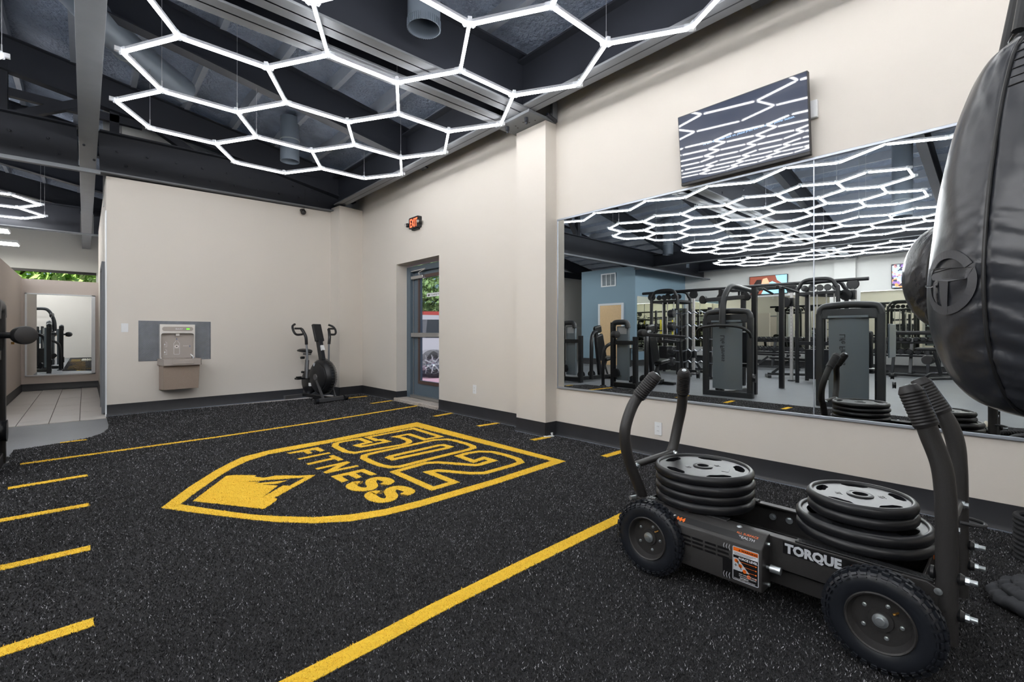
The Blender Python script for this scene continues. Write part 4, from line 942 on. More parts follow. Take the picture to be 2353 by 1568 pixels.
plate_text(t, QX+.005, QY+.006, z-.0095, .4, '25')
for (x, y) in ((PX, PY), (QX, QY)): mk('weight_horn', MB().cyl((x, y, .17), (x, y, .43 if y > .7 else .36), .023, 18), 'powder', sl_)
# ================================================================ heavy bags
AX = Vector((1.80, -.06, 0)); 
def bag_r():
    pr = []
    D = math.hypot(AX.x, AX.y); azi = math.atan2(AX.x, AX.y)
    for u, v in ((2296, 130), (2262, 160), (2240, 190), (2222, 228), (2195, 300), (2170, 390), (2150, 480), (2138, 560), (2131, 640), (2132, 700), (2142, 770), (2163, 830), (2196, 880), (2238, 917), (2290, 940)):
        a = TH+math.atan((u-CU)/FOC); dl = azi-a; r = D*math.sin(dl); td = D*math.cos(dl)*math.cos(a-TH)
        pr.append((r, CH+(HV-v)/FOC*td))
    return pr
prof = bag_r(); bot = prof[-1][1]; top = prof[0][1]
full = [(0.02, top+.03), (.09, top+.03), (prof[0][0]*.8, top+.022)]+prof+[(prof[-1][0]*.62, bot-.013), (prof[-1][0]*.3, bot-.02), (.01, bot-.022)]
P2 = [(p.x, p.y) for p in spl([(r, z_, 0) for r, z_ in full], 4)]
hb = thing('punching_bag', 'big black teardrop heavy bag hanging at the right edge', 'punching bag', (AX.x, AX.y, bot))
# seams sit at these headings (radians, from the axis)
def ang_of(u, v):     # heading of the bag surface point seen at (u,v)
    for it in range(1): pass
    d = W(u, v, Z=0)-Vector((0, 0, CH)) if v > HV+1 else -(W(u, v, Z=0)-Vector((0, 0, CH)))
    d.normalize(); o = Vector((0, 0, CH)); best = None; t = .6
    while t < 2.2:
        p = o+d*t; rr = math.hypot(p.x-AX.x, p.y-AX.y); z_ = p.z
        R_ = 0
        for (r1, z1), (r2, z2) in zip(P2, P2[1:]):
            if min(z1, z2) <= z_ <= max(z1, z2) and abs(z2-z1) > 1e-6: R_ = max(R_, r1+(r2-r1)*(z_-z1)/(z2-z1))
        if rr < R_: return math.atan2(p.y-AX.y, p.x-AX.x), p
        t += .003
    return None, None
A0, _p = ang_of(2262, 600)
def Rz(z_):
    R_ = .0
    for (r1, z1), (r2, z2) in zip(P2, P2[1:]):
        if min(z1, z2) <= z_ <= max(z1, z2) and abs(z2-z1) > 1e-6: R_ = max(R_, r1+(r2-r1)*(z_-z1)/(z2-z1))
    return R_
NS = 4; seams = [A0+2*PI*k/NS for k in range(NS)]
def wrinkled(P2, c, seams, amp, n=240, f=70, seed=0.):
    vs = []; zs = [p[1] for p in P2]; zt, zb_ = max(zs), min(zs)
    for i, (r, z_) in enumerate(P2):
        for k in range(n):
            a = 2*PI*k/n
            d = min(abs((a-s_+PI) % (2*PI)-PI) for s_ in seams)
            sg = 1 if min(((a-s_+PI) % (2*PI)-PI) for s_ in seams) > 0 else -1
            low = max(0, min(1, (zt-z_)/(zt-zb_)*1.5-.35))
            env = math.exp(-(d/.34)**2)*low
            nz = noise.noise(Vector((math.cos(a)*1.3+seed, math.sin(a)*1.3, z_*f*.32+abs(d)*3.5)))+.5*noise.noise(Vector((a*1.2, seed, z_*f+abs(d)*6)))
            dd = nz*amp*env+noise.noise(Vector((math.cos(a)*2.2, math.sin(a)*2.2, z_*4+seed)))*amp*.55
            dd -= .004*math.exp(-(d/.025)**2)*min(1, r/.1)
            vs.append((c.x+(r+dd*min(1, r/.1))*math.cos(a), c.y+(r+dd*min(1, r/.1))*math.sin(a), z_))
    fs = [(i*n+k, (i+1)*n+k, (i+1)*n+(k+1) % n, i*n+(k+1) % n) for i in range(len(P2)-1) for k in range(n)]
    mb = MB(); mb.add(vs, fs); return mb
def dens(P2, m):
    out = []
    for a, b in zip(P2, P2[1:]):
        L = math.hypot(b[0]-a[0], b[1]-a[1]); k = max(1, int(L/m))
        for j in range(k): out.append((a[0]+(b[0]-a[0])*j/k, a[1]+(b[1]-a[1])*j/k))
    return out+[P2[-1]]
mk('bag_shell', wrinkled(dens(P2, .007), AX, seams, .0115, f=90), 'leather', hb, smooth=180)
for s_ in seams:
    pts = [Vector((AX.x+(r+.001)*math.cos(s_), AX.y+(r+.001)*math.sin(s_), z_)) for r, z_ in P2 if r > .05]
    mk('seam_piping', MB().tube(pts, .0042, 8), 'rubber_black', hb)
for k in range(6):                                   # stitched reinforcing band near the top
    z_ = top-.035-.022*k
    pts = [Vector((AX.x+(Rz(z_)+.0015)*math.cos(a), AX.y+(Rz(z_)+.0015)*math.sin(a), z_)) for a in [A0+.04+1.5*j/30 for j in range(31)]]
    mk('stitch_line', MB().tube(pts, .0016 if k < 5 else .003, 6), 'rubber_black', hb)
for a in [A0-.12, A0+PI/2-.1, A0+PI, A0-PI/2]:
    z_ = top+.01; p = Vector((AX.x+.12*math.cos(a), AX.y+.12*math.sin(a), top+.012)); q = Vector((AX.x, AX.y, top+.62))
    mk('hanging_strap', MB().tube([p, q], .0125, 10), 'rubber_black', hb)
mk('swivel', MB().cyl((AX.x, AX.y, top+.58), (AX.x, AX.y, 3.5), .018, 12), 'steel_dark', hb)
# printed ring emblem on the bag
la, lp = ang_of(2176, 650)
def onbag(da, dz, off=.0012):
    z_ = lp.z+dz; a = la+da; r = Rz(z_)+off+.004; return (AX.x+r*math.cos(a), AX.y+r*math.sin(a), z_)
def patch(nm, poly, holes=()):
    m_ = MB().prism(poly, holes, 0, .0005); nv = []
    for v in m_.v: nv.append(onbag(-v[0]/.25, v[1], .002+v[2]*0))
    m_.v = nv; mk(nm, m_, 'leather_logo', hb, smooth=60)
circ = lambda r, n=40: [(r*math.cos(2*PI*i/n), r*math.sin(2*PI*i/n)) for i in range(n)]
n_ = 48
for k in range(n_):
    if 20 <= k < 21: continue
    a, b = 2*PI*k/n_, 2*PI*(k+1)/n_; patch_ = [(.083*math.cos(a), .083*math.sin(a)), (.083*math.cos(b), .083*math.sin(b)), (.062*math.cos(b), .062*math.sin(b)), (.062*math.cos(a), .062*math.sin(a))]
    if k == 0: ring = MB()
    vs = [onbag(-p[0]/.25, p[1]) for p in patch_]; ring.add(vs, [(0, 1, 2, 3)])
mk('emblem_ring', ring, 'leather_logo', hb, smooth=0)
for poly in ([(-.075, .03), (.075, .045), (.05, .012), (.02, .008), (.012, -.075), (-.004, -.08), (-.012, .002), (-.06, .004)], [(.04, -.002), (.115, .004), (.115, -.001), (.04, -.008)], [(.024, .004), (.046, .006), (.046, -.035), (.03, -.055), (.034, -.03), (.034, -.004)]):
    g = MB(); dens_ = []
    for a, b in zip(poly, poly[1:]+poly[:1]):
        for j in range(5): dens_.append((a[0]+(b[0]-a[0])*j/5, a[1]+(b[1]-a[1])*j/5))
    tri = tessellate_polygon([[Vector((p[0], p[1], 0)) for p in dens_]])
    g.add([onbag(-p[0]/.25, p[1], .0016) for p in dens_], [tuple(t_) for t_ in tri]); mk('emblem_mark', g, 'leather_logo', hb, smooth=0)
# small bag behind
sb = Vector((2.80, .157, 0))
P3 = [(p.x, p.y) for p in spl([(.01, 1.60, 0), (.08, 1.59, 0), (.155, 1.545, 0), (.208, 1.465, 0), (.231, 1.36, 0), (.222, 1.27, 0), (.185, 1.185, 0), (.13, 1.13, 0), (.07, 1.107, 0), (.01, 1.10, 0)], 5)]
hs = thing('punching_bag', 'small round black bag hanging behind the big bag, before the mirror', 'punching bag', (sb.x, sb.y, 1.1))
s0 = math.atan2(-sb.y, -sb.x)-.62
mk('bag_shell', wrinkled(dens(P3, .006), sb, [s0, s0+PI/2, s0+PI, s0-PI/2], .017, 200, 60, 5.), 'leather_small', hs, smooth=180)
for s_ in (s0, s0+PI/2, s0+PI, s0-PI/2):
    mk('seam_piping', MB().tube([Vector((sb.x+(r+.001)*math.cos(s_), sb.y+(r+.001)*math.sin(s_), z_)) for r, z_ in P3 if r > .03], .0035, 6), 'rubber_black', hs)
mk('hanging_strap', MB().bar((sb.x, sb.y, 1.59), (AX.x+.03, AX.y+.02, top+.6), .025, .006, (0, 1, 0)), 'rubber_black', hs)
# ================================================================ rope, fabric roll
def roped(pts, R, name, parent, m_='rope', tw=26., n=9):
    P = spl(pts, n); mb = MB(); L = 0; Ls = [0]
    for a, b in zip(P, P[1:]): L += (b-a).length; Ls.append(L)
    for st_ in range(3):
        q = []
        for i, p in enumerate(P):
            t = (P[min(i+1, len(P)-1)]-P[max(i-1, 0)]).normalized(); u = Vector((0, 0, 1)); x = t.cross(u).normalized(); y = x.cross(t)
            a = Ls[i]*tw*2.2+st_*2*PI/3; q.append(p+(x*math.cos(a)+y*math.sin(a))*R*.5)
        mb.tube(q, R*.6, 7)
    return mk(name, mb, m_, parent, smooth=60)
rp = thing('battle_rope', 'thick black braided rope coiled on the turf, seen in the mirror', 'rope', (.4, .1, 0))
roped([(.95, .45, .035), (.6, .40, .035), (.3, .34, .035), (.05, .2, .035), (-.1, -.1, .035)], .03, 'rope_run', rp, n=22)
roped([(.9, .35, .045), (.62, .25, .05), (.35, .22, .04), (.1, .05, .035), (-.1, -.3, .035)], .03, 'rope_run', rp, n=22)
roped([(1.0, .22, .035), (.7, .12, .035), (.4, .05, .035), (.15, -.15, .035), (0, -.5, .035)], .03, 'rope_run', rp, n=22)
cl = thing('canvas_sling', 'pale canvas rope sling lying beyond the black rope, seen in the mirror', 'sling', (.1, .5, 0))
mk('canvas', MB().tube(spl([(.28, .43, .045), (.16, .47, .06), (.02, .42, .05), (-.05, .30, .045)], 8), [.045+.02*math.sin(k*1.7) for k in range(25)], 10), 'canvas', cl)
# ribbed hose-like coil at the right edge
rc = thing('rope_coil', 'upright coil of black rope standing by the baseboard at the right edge', 'rope', (3.3, .0, 0))
pc = W(2394, 1190, X=3.4)
mk('coil', MB().lathe([(.055+.008*math.sin(k*PI/2*1.0), .005+.0065*k) for k in range(30)], (pc.x, pc.y, pc.z-.1 if pc.z > .1 else 0), (0, 0, 1), 24), 'rope', rc)
bpy.data.objects.remove(rc.children[0]); 
for k in range(9): mk('coil_turn', MB().tube([(pc.x+.085*math.cos(a), pc.y+.085*math.sin(a), .014+.024*k) for a in [2*PI*j/24 for j in range(24)]], .0135, 8, closed=True), 'rope', rc)
fr = thing('fabric_bundle', 'crumpled dark grey fabric strap lying on the turf at the right edge', 'cloth', (2.6, -.1, 0))
fc = W(2392, 1372, Z=.06)
def ruffle(r, w_, z0, seed):
    n, m_ = 110, 14; mb = MB()
    for i in range(n):
        a = 2*PI*i/n; q = noise.noise(Vector((math.cos(a)*2.5, math.sin(a)*2.5, seed)))
        for j in range(m_):
            b = 2*PI*j/m_; cr2 = w_*(1+.22*noise.noise(Vector((a*9+seed, math.sin(b)*1.2, math.cos(b)*1.2)))*1.2)
            rad = r*(1+.1*q)+cr2*math.cos(b)
            mb.v.append((fc.x+rad*math.cos(a), fc.y+rad*math.sin(a), max(.002, z0+cr2*.85*math.sin(b)+.012*noise.noise(Vector((a*5, seed, 1))))))
    mb.f = [(i*m_+j, ((i+1) % n)*m_+j, ((i+1) % n)*m_+(j+1) % m_, i*m_+(j+1) % m_) for i in range(n) for j in range(m_)]
    return mb
mk('outer_fold', ruffle(.115, .034, .034, 1.), 'fabric', fr, smooth=180); mk('middle_fold', ruffle(.088, .03, .068, 4.), 'fabric', fr, smooth=180); mk('inner_fold', ruffle(.055, .026, .092, 7.), 'fabric', fr, smooth=180)
sc_ = thing('paper_scrap', 'torn white tape scrap at the foot of the pilaster', 'scrap', (3.68, 3.44, 0))
mk('scrap', MB().box(W(1261, 1003, Z=.008), (.11, .035, .012), Matrix.Rotation(-.5, 3, 'Z')).box(W(1267, 998, Z=.02), (.03, .03, .035), Matrix.Rotation(.3, 3, 'Z')), 'plastic_white', sc_, bevel=.003)
# ================================================================ outlets and switch
def outlet(label, o, ex, w_=.07, h=.115, kind='outlet'):
    t = thing('power_outlet' if kind == 'outlet' else 'light_switch', label, kind, o); ex = Vector(ex); up = Vector((0, 0, 1)); n = ex.cross(up)
    mk('cover_plate', MB().prism(rrect(-w_/2, w_/2, -h/2, h/2, .004), h0=0, h1=.006, o=o, ex=ex, ey=up), 'plastic_white', t, bevel=.0015)
    if kind == 'outlet':
        for dz in (-.02, .02):
            s_ = mk('socket', MB().prism(rrect(-.016, .016, dz-.014, dz+.014, .006), h0=.006, h1=.008, o=o, ex=ex, ey=up), 'plastic_white', t)
            mk('slot', MB().prism([(-.008, dz-.004), (-.006, dz-.004), (-.006, dz+.006), (-.008, dz+.006)], h0=.008, h1=.0084, o=o, ex=ex, ey=up).prism([(.006, dz-.004), (.008, dz-.004), (.008, dz+.006), (.006, dz+.006)], h0=.008, h1=.0084, o=o, ex=ex, ey=up), 'plastic_black', s_, smooth=0)
    else: mk('rocker', MB().prism(rrect(-.017, .017, -.034, .034, .003), h0=.006, h1=.009, o=o, ex=ex, ey=up), 'plastic_white', t, bevel=.002)
outlet('white power outlet low on the wall under the mirror', W(1513, 985.5, X=WX), (0, -1, 0))
outlet('white power outlet between the exit door and the pilaster', W(1091, 895, X=WX), (0, -1, 0))
bw = (B-A).normalized()
def backw(u, v, off=0.):
    n = Vector((bw.y, -bw.x, 0)); o = Vector((0, 0, CH)); r = W(u, v, Y=8.0)-o; t = ((A-o).dot(n)+0)/r.dot(n); return o+r*t+n*off
outlet('white rocker light switch left of the drinking fountain', backw(286.5, 753.5), bw, .075, .12, 'switch')
# ================================================================ drinking fountain
n0 = Vector((bw.y, -bw.x, 0))
pa, pb = backw(318, 738), backw(484, 739); z1 = (pa.z+pb.z)/2; z0 = backw(484, 825).z; z0b = backw(318, 831.5).z; z0 = (z0+z0b)/2
wp = (pb-pa).dot(bw)
dp = thing('diamond_plate', 'embossed steel diamond plate panel behind the drinking fountain', 'panel', (pa.x, pa.y, z0))
pz = Vector((pa.x, pa.y, z0)); mk('sheet', MB().prism([(0, 0), (wp, 0), (wp, z1-z0), (0, z1-z0)], h0=0, h1=.003, o=pz, ex=bw, ey=(0, 0, 1)), 'plate_steel', dp, smooth=0)
bd = MB(); st_ = .0205
i = 0; y = .012
while y < z1-z0-.008:
    x = .012+(st_/2 if i % 2 else 0); j = 0
    while x < wp-.008:
        a = .65 if (i+j) % 2 else -.65
        c = pz+bw*x+Vector((0, 0, y))+n0*.0035; e = (bw*math.cos(a)+Vector((0, 0, math.sin(a)))).normalized(); f_ = n0.cross(e)
        bd.add([c-e*.0105, c+f_*.0036, c+e*.0105, c-f_*.0036, c+n0*.003], [(0, 3, 4), (3, 2, 4), (2, 1, 4), (1, 0, 4)]); x += st_; j += 1
    y += st_*.72; i += 1
mk('embossing', bd, 'plate_bead', dp, smooth=0, kind='stuff')
df = thing('drinking_fountain', 'grey bottle-filling drinking fountain on the end wall', 'fountain', (pa.x+.6, pa.y, .4))
q0 = backw(365, 748); q1 = backw(445, 748); fw = (q1-q0).dot(bw); zt_ = backw(405, 746).z; zs = backw(405, 824).z
fo = Vector((q0.x, q0.y, 0))+n0*.003
FP = lambda poly, h0, h1, m_, nm, par=df, holes=(), bv=0.: mk(nm, MB().prism(poly, holes, h0, h1, fo, bw, (0, 0, 1)), m_, par, bevel=bv)
FP([(0, zs-.02), (fw, zs-.02), (fw, zt_), (0, zt_)], 0, .075, 'fountain_light', 'back_panel', holes=[rrect(.012, fw-.012, zs+.005, zt_-.13, .03)], bv=.003)
FP([(.01, zs), (fw-.01, zs), (fw-.01, zt_-.12), (.01, zt_-.12)], 0, .02, 'fountain_grey', 'alcove_back')
FP(rrect(.025, fw-.025, zt_-.095, zt_-.035, .028), .075, .079, 'fountain_grey', 'display_strip')
text('display_lettering', 'ELKAY', .026, fo+bw*fw*.43+Vector((0, 0, zt_-.074))+n0*.0795, bw, (0, 0, 1), 'white_print', df, ext=.0004, off=.0006, sx=1.15)
FP(rrect(fw*.74, fw*.84, zt_-.076, zt_-.055, .004), .079, .0805, 'led_green', 'display_led')
mk('fill_nozzle', MB().prism(rrect(fw*.5-.022, fw*.5+.022, zt_-.165, zt_-.135, .006), (), .02, .06, fo, bw, (0, 0, 1)), 'fountain_light', df, bevel=.003)
def fprint(poly, m_='white_print', nm='panel_print'): FP(poly, .02, .0206, m_, nm)
def pathp(pts, w_=.004, m_='white_print'):
    pts = [Vector(p) for p in pts]; mb = MB()
    for a, b in zip(pts, pts[1:]): mb.bar(fo+bw*a.x+Vector((0, 0, a.y))+n0*.0206, fo+bw*b.x+Vector((0, 0, b.y))+n0*.0206, .0008, w_, n0.cross((bw*(b-a).x+Vector((0, 0, (b-a).y))).normalized()))
    mk('bottle_outline', mb, m_, df, smooth=0)
bc = fw*.49; bz = zs+.06
pathp([(bc-.012, bz+.2), (bc-.014, bz+.185), (bc-.035, bz+.16), (bc-.035, bz+.01), (bc-.028, bz), (bc+.028, bz), (bc+.035, bz+.01), (bc+.035, bz+.16), (bc+.014, bz+.185), (bc+.012, bz+.2)])
pathp([(bc-.03, bz+.09), (bc+.03, bz+.09)], .002)
fprint([(bc+.028*math.cos(a*PI/12), bz+.115+.024*math.sin(a*PI/12)) for a in range(24)], 'fountain_light'); fprint([(bc+.009*math.cos(a*PI/8), bz+.115+.008*math.sin(a*PI/8)) for a in range(16)], 'black_print')
FP([(bc+.009*math.cos(a*PI/8), bz+.115+.008*math.sin(a*PI/8)) for a in range(16)], .0206, .0216, 'black_print', 'sensor')
fprint([(bc-.006, bz+.215), (bc+.006, bz+.215), (bc+.005, bz+.225), (bc, bz+.235), (bc-.005, bz+.225)], 'blue_mark')
text('panel_lettering', 'ELKAY', .021, fo+bw*fw*.68+Vector((0, 0, bz+.115))+n0*.0207, bw, (0, 0, 1), 'white_print', df, ext=.0003, sx=1.1)
fprint([(fw*.865, bz+.105), (fw*.885, bz+.105), (fw*.885, bz+.12), (fw*.875, bz+.13), (fw*.865, bz+.12)], 'blue_mark')
for dz in (.11, .0): 
    pathp([(fw*.135, bz+dz), (fw*.21, bz+dz), (fw*.21, bz+dz+.065), (fw*.18, bz+dz+.065), (fw*.18, bz+dz+.08)], .003)
    fprint([(fw*.13, bz+dz+.035), (fw*.155, bz+dz+.05), (fw*.17, bz+dz+.04), (fw*.165, bz+dz+.02), (fw*.145, bz+dz+.022)])
# basin
bs = (fw+.05); bo = fo-bw*.02
def bp_(poly, h0, h1, m_, nm, holes=(), bv=0.): return mk(nm, MB().prism(poly, holes, h0, h1, bo+Vector((0, 0, 0)), bw, n0), m_, df, bevel=bv)
outer = [(0, 0), (bs, 0), (bs, .30), (bs-.02, .335), (bs*.5, .35), (.02, .335), (0, .30)]
inner = [(.03, .085), (bs-.03, .085), (bs-.03, .28), (bs-.05, .305), (bs*.5, .318), (.05, .305), (.03, .28)]
def rimmesh(z0_, z1_, poly, holes, m_, nm, bv=0.):
    mb = MB().prism(poly, holes, 0, z1_-z0_, Vector((0, 0, 0)), (1, 0, 0), (0, 1, 0))
    ez = Vector((0, 0, 1)); nv = []
    for v in mb.v: nv.append(bo+bw*v[0]+n0*v[1]+Vector((0, 0, z0_+v[2])))
    mb.v = [tuple(p) for p in nv]; mb.f = [tuple(reversed(f)) for f in mb.f]
    return mk(nm, mb, m_, df, bevel=bv)
rimmesh(zs-.085, zs+.006, outer, [inner], 'fountain_grey', 'basin_rim', .004)
rimmesh(zs-.035, zs-.03, inner, [], 'steel_shine', 'basin_bowl'); rimmesh(zs+.006, zs+.009, [(p[0]*.985+.004, p[1]*.985) for p in outer], [[(p[0], p[1]) for p in inner]], 'steel_shine', 'basin_top')
mk('drain_grille', MB().box(bo+bw*bs*.5+n0*.15+Vector((0, 0, zs-.02)), (.14, .1, .006), Matrix((bw, n0, (0, 0, 1))).transposed()), 'steel_shine', df, bevel=.002)
pbub = bo+bw*bs*.83+n0*.17+Vector((0, 0, zs+.0)); mk('bubbler', MB().tube([pbub-Vector((0, 0, .03)), pbub+Vector((0, 0, .02)), pbub+Vector((0, 0, .045))-bw*.012, pbub+Vector((0, 0, .065))-bw*.03], [.02, .017, .012, .006], 14), 'chrome', df)
mk('push_bar', MB().prism(rrect(-.13, .13, -.026, .026, .024), (), 0, .008, bo+bw*bs*.5+n0*.348+Vector((0, 0, zs-.04)), bw, (0, 0, 1)), 'fountain_grey', df, bevel=.004)
lo = [(.015, 0), (bs-.015, 0), (bs-.03, .27), (.03, .27)]
zl = backw(405, 893).z
mb = MB(); bt = [(.02, 0, zl+.0), (bs-.02, 0, zl+.0), (bs-.025, .24, zl+.01), (.025, .24, zl+.01)]; tp = [(.02, 0, zs-.085), (bs-.02, 0, zs-.085), (bs-.02, .285, zs-.085), (.02, .285, zs-.085)]
mb.add([bo+bw*x+n0*y+Vector((0, 0, z_)) for x, y, z_ in bt+tp], [(0, 1, 2, 3), (7, 6, 5, 4), (4, 5, 1, 0), (5, 6, 2, 1), (6, 7, 3, 2), (7, 4, 0, 3)])
mk('lower_cabinet', mb, 'fountain_bronze', df, bevel=.004)
# ================================================================ air bike
ab = thing('air_bike', 'black fan exercise bike standing in the corner by the end wall', 'exercise bike', (2.82, 8.02, 0), rz=0)
fw_ = Vector((math.sin(math.radians(13)), -math.cos(math.radians(13)), 0)); rt = Vector((fw_.y, -fw_.x, 0))*-1   # rt = +X-ish side
rt = Vector((math.cos(math.radians(13)), math.sin(math.radians(13)), 0)); o0 = Vector((2.84, 7.98, 0))
def L(f, r, z_): return o0+fw_*f+rt*r+Vector((0, 0, z_))
mkb = lambda nm, mb, m_='bike_black', par=None, bv=0.: mk(nm, mb, m_, par or ab, bevel=bv)
mkb('front_stabilizer', MB().bar(L(.4, -.29, .045), L(.4, .29, .045), .06, .06), 'bike_grey', bv=.004)
mkb('rear_stabilizer', MB().bar(L(-.36, -.33, .05), L(-.36, .2, .05), .06, .06), 'bike_grey', bv=.004)
for s_ in (-1, 1): mkb('transport_wheel', MB().cyl(L(.44, s_*.24, .045), L(.44, s_*.29, .045), .044, 18))
mkb('main_beam', MB().bar(L(-.36, 0, .06), L(.4, 0, .06), .06, .05), bv=.004)
mkb('fan_housing', MB().lathe([(.03, -.11), (.1, -.105), (.24, -.085), (.275, -.05), (.285, 0), (.275, .05), (.24, .085), (.1, .105), (.03, .11)], L(.2, 0, .40), rt, 48))
cage = MB()
for k in range(40):
    a = 2*PI*k/40; c, s2_ = math.cos(a), math.sin(a)
    cage.tube([L(.2+.1*c, .112, .4+.1*s2_), L(.2+.26*c, .095, .4+.26*s2_), L(.2+.3*c, .03, .4+.3*s2_), L(.2+.3*c, -.03, .4+.3*s2_)], .0025, 5)
for r_ in (.1, .18, .24, .3): cage.tube([L(.2+r_*math.cos(2*PI*k/40), .112 if r_ < .2 else (.1 if r_ < .25 else .03), .4+r_*math.sin(2*PI*k/40)) for k in range(40)], .0035, 5, closed=True)
mkb('fan_cage', cage, 'bike_grey')
mkb('side_cover', MB().lathe([(0, .13), (.05, .13), (.16, .12), (.22, .1), (.23, .07)], L(.2, 0, .40), -rt, 36))
mkb('cover_disc', MB().lathe([(0, .14), (.045, .14), (.055, .13)], L(.2, 0, .40), -rt, 24), 'bike_grey')
mkb('rear_shell', MB().lathe([(0, .06), (.15, .055), (.2, .03), (.205, 0), (.2, -.03), (.15, -.055), (0, -.06)], L(-.16, 0, .30), rt, 32))
mkb('console_post', MB().bar(L(.2, 0, .65), L(.1, 0, 1.02), .07, .09), bv=.005)
mkb('console', MB().bar(L(.12, 0, .98), L(.02, 0, 1.26), .15, .045, fw_), bv=.006)
mkb('console_sticker', MB().bar(L(.19, 0, .82), L(.155, 0, .9), .055, .092), 'plastic_white')
mkb('frame_sticker', MB().box(L(.02, -.1, .27), (.05, .05, .05)), 'plastic_white')
mkb('side_print', MB().box(L(.14, -.112, .60), (.03, .004, .05), Matrix.Rotation(.2, 3, 'Z')), 'grey_print')
mkb('seat_post', MB().bar(L(-.30, 0, .1), L(-.24, 0, .66), .055, .055).cyl(L(-.25, 0, .6), L(-.24, 0, .76), .02, 12), 'bike_grey', bv=.004)
mkb('seat_slider', MB().bar(L(-.33, 0, .76), L(-.15, 0, .76), .04, .03), 'bike_grey')
mkb('seat_knob', MB().cyl(L(-.28, -.03, .70), L(-.28, -.09, .70), .022, 14)); mkb('seat_knob', MB().cyl(L(-.31, -.02, .45), L(-.36, -.02, .45), .02, 14))
sd = MB(); pts_ = []
def saddle():
    vs = []; n, m_ = 14, 14
    for i in range(n+1):
        f = i/n; w2 = (.125*(1-f)**.7+.03)*math.sin(PI*min(1, .12+f*.95))**.35 if i not in (0, n) else .004
        for j in range(m_):
            a = 2*PI*j/m_; vs.append(L(-.37+.26*f, w2*math.cos(a), .82-.02*f+(.035 if math.sin(a) > 0 else .025)*math.sin(a)))
    return MB().add(vs, [(i*m_+j, (i+1)*m_+j, (i+1)*m_+(j+1) % m_, i*m_+(j+1) % m_) for i in range(n) for j in range(m_)])
mkb('saddle', saddle(), 'seat_black')
for s_ in (-1, 1):
    dv = .04*s_
    arm_ = MB().tube(spl([L(.06+dv, s_*.17, .38), L(.08+dv, s_*.17, .7), L(.07+dv, s_*.18, .95)], 4), .016, 10)
    mkb('handle_lever', arm_, 'steel_flange')
    up_ = mkb('handle_arm', MB().tube(spl([L(.07+dv, s_*.18, .93), L(.07+dv, s_*.19, 1.05), L(.03+dv, s_*.21, 1.14), L(.0+dv, s_*.22, 1.18)], 5), .024, 12))
    mkb('hand_grip', MB().tube(spl([L(-.0+dv, s_*.22, 1.19), L(-.02+dv, s_*.33, 1.19)], 3), .016, 10).tube(spl([L(-.10+dv, s_*.28, 1.26), L(-.06+dv, s_*.34, 1.23), L(-.02+dv, s_*.36, 1.18), L(.01+dv, s_*.35, 1.12), L(.02+dv, s_*.31, 1.09), L(.02+dv, s_*.22, 1.095)], 5), .018, 10))
    ck = mkb('crank', MB().bar(L(-.02, s_*.1, .36), L(-.02+s_*.16, s_*.12, .36), .02, .03))
    mkb('pedal', MB().box(L(-.02+s_*.17, s_*.18, .36), (.1, .09, .028), Matrix((rt, fw_*-1, (0, 0, 1))).transposed()).box(L(-.02+s_*.17, s_*.18, .385), (.09, .03, .02), Matrix((rt, fw_*-1, (0, 0, 1))).transposed()), 'bike_black', ck, .004)
    mkb('fork_leg', MB().bar(L(.2, s_*.125, .4), L(.38, s_*.11, .07), .02, .04), 'bike_grey')
mkb('foot_peg', MB().cyl(L(.2, .1, .4), L(.2, .24, .4), .018, 12))
def ORD(n):
    w_ = 'first second third fourth fifth sixth seventh eighth ninth tenth eleventh twelfth thirteenth fourteenth fifteenth sixteenth seventeenth eighteenth nineteenth twentieth twenty-first twenty-second twenty-third twenty-fourth twenty-fifth'.split()
    return w_[max(0, min(n, 25)-1)]
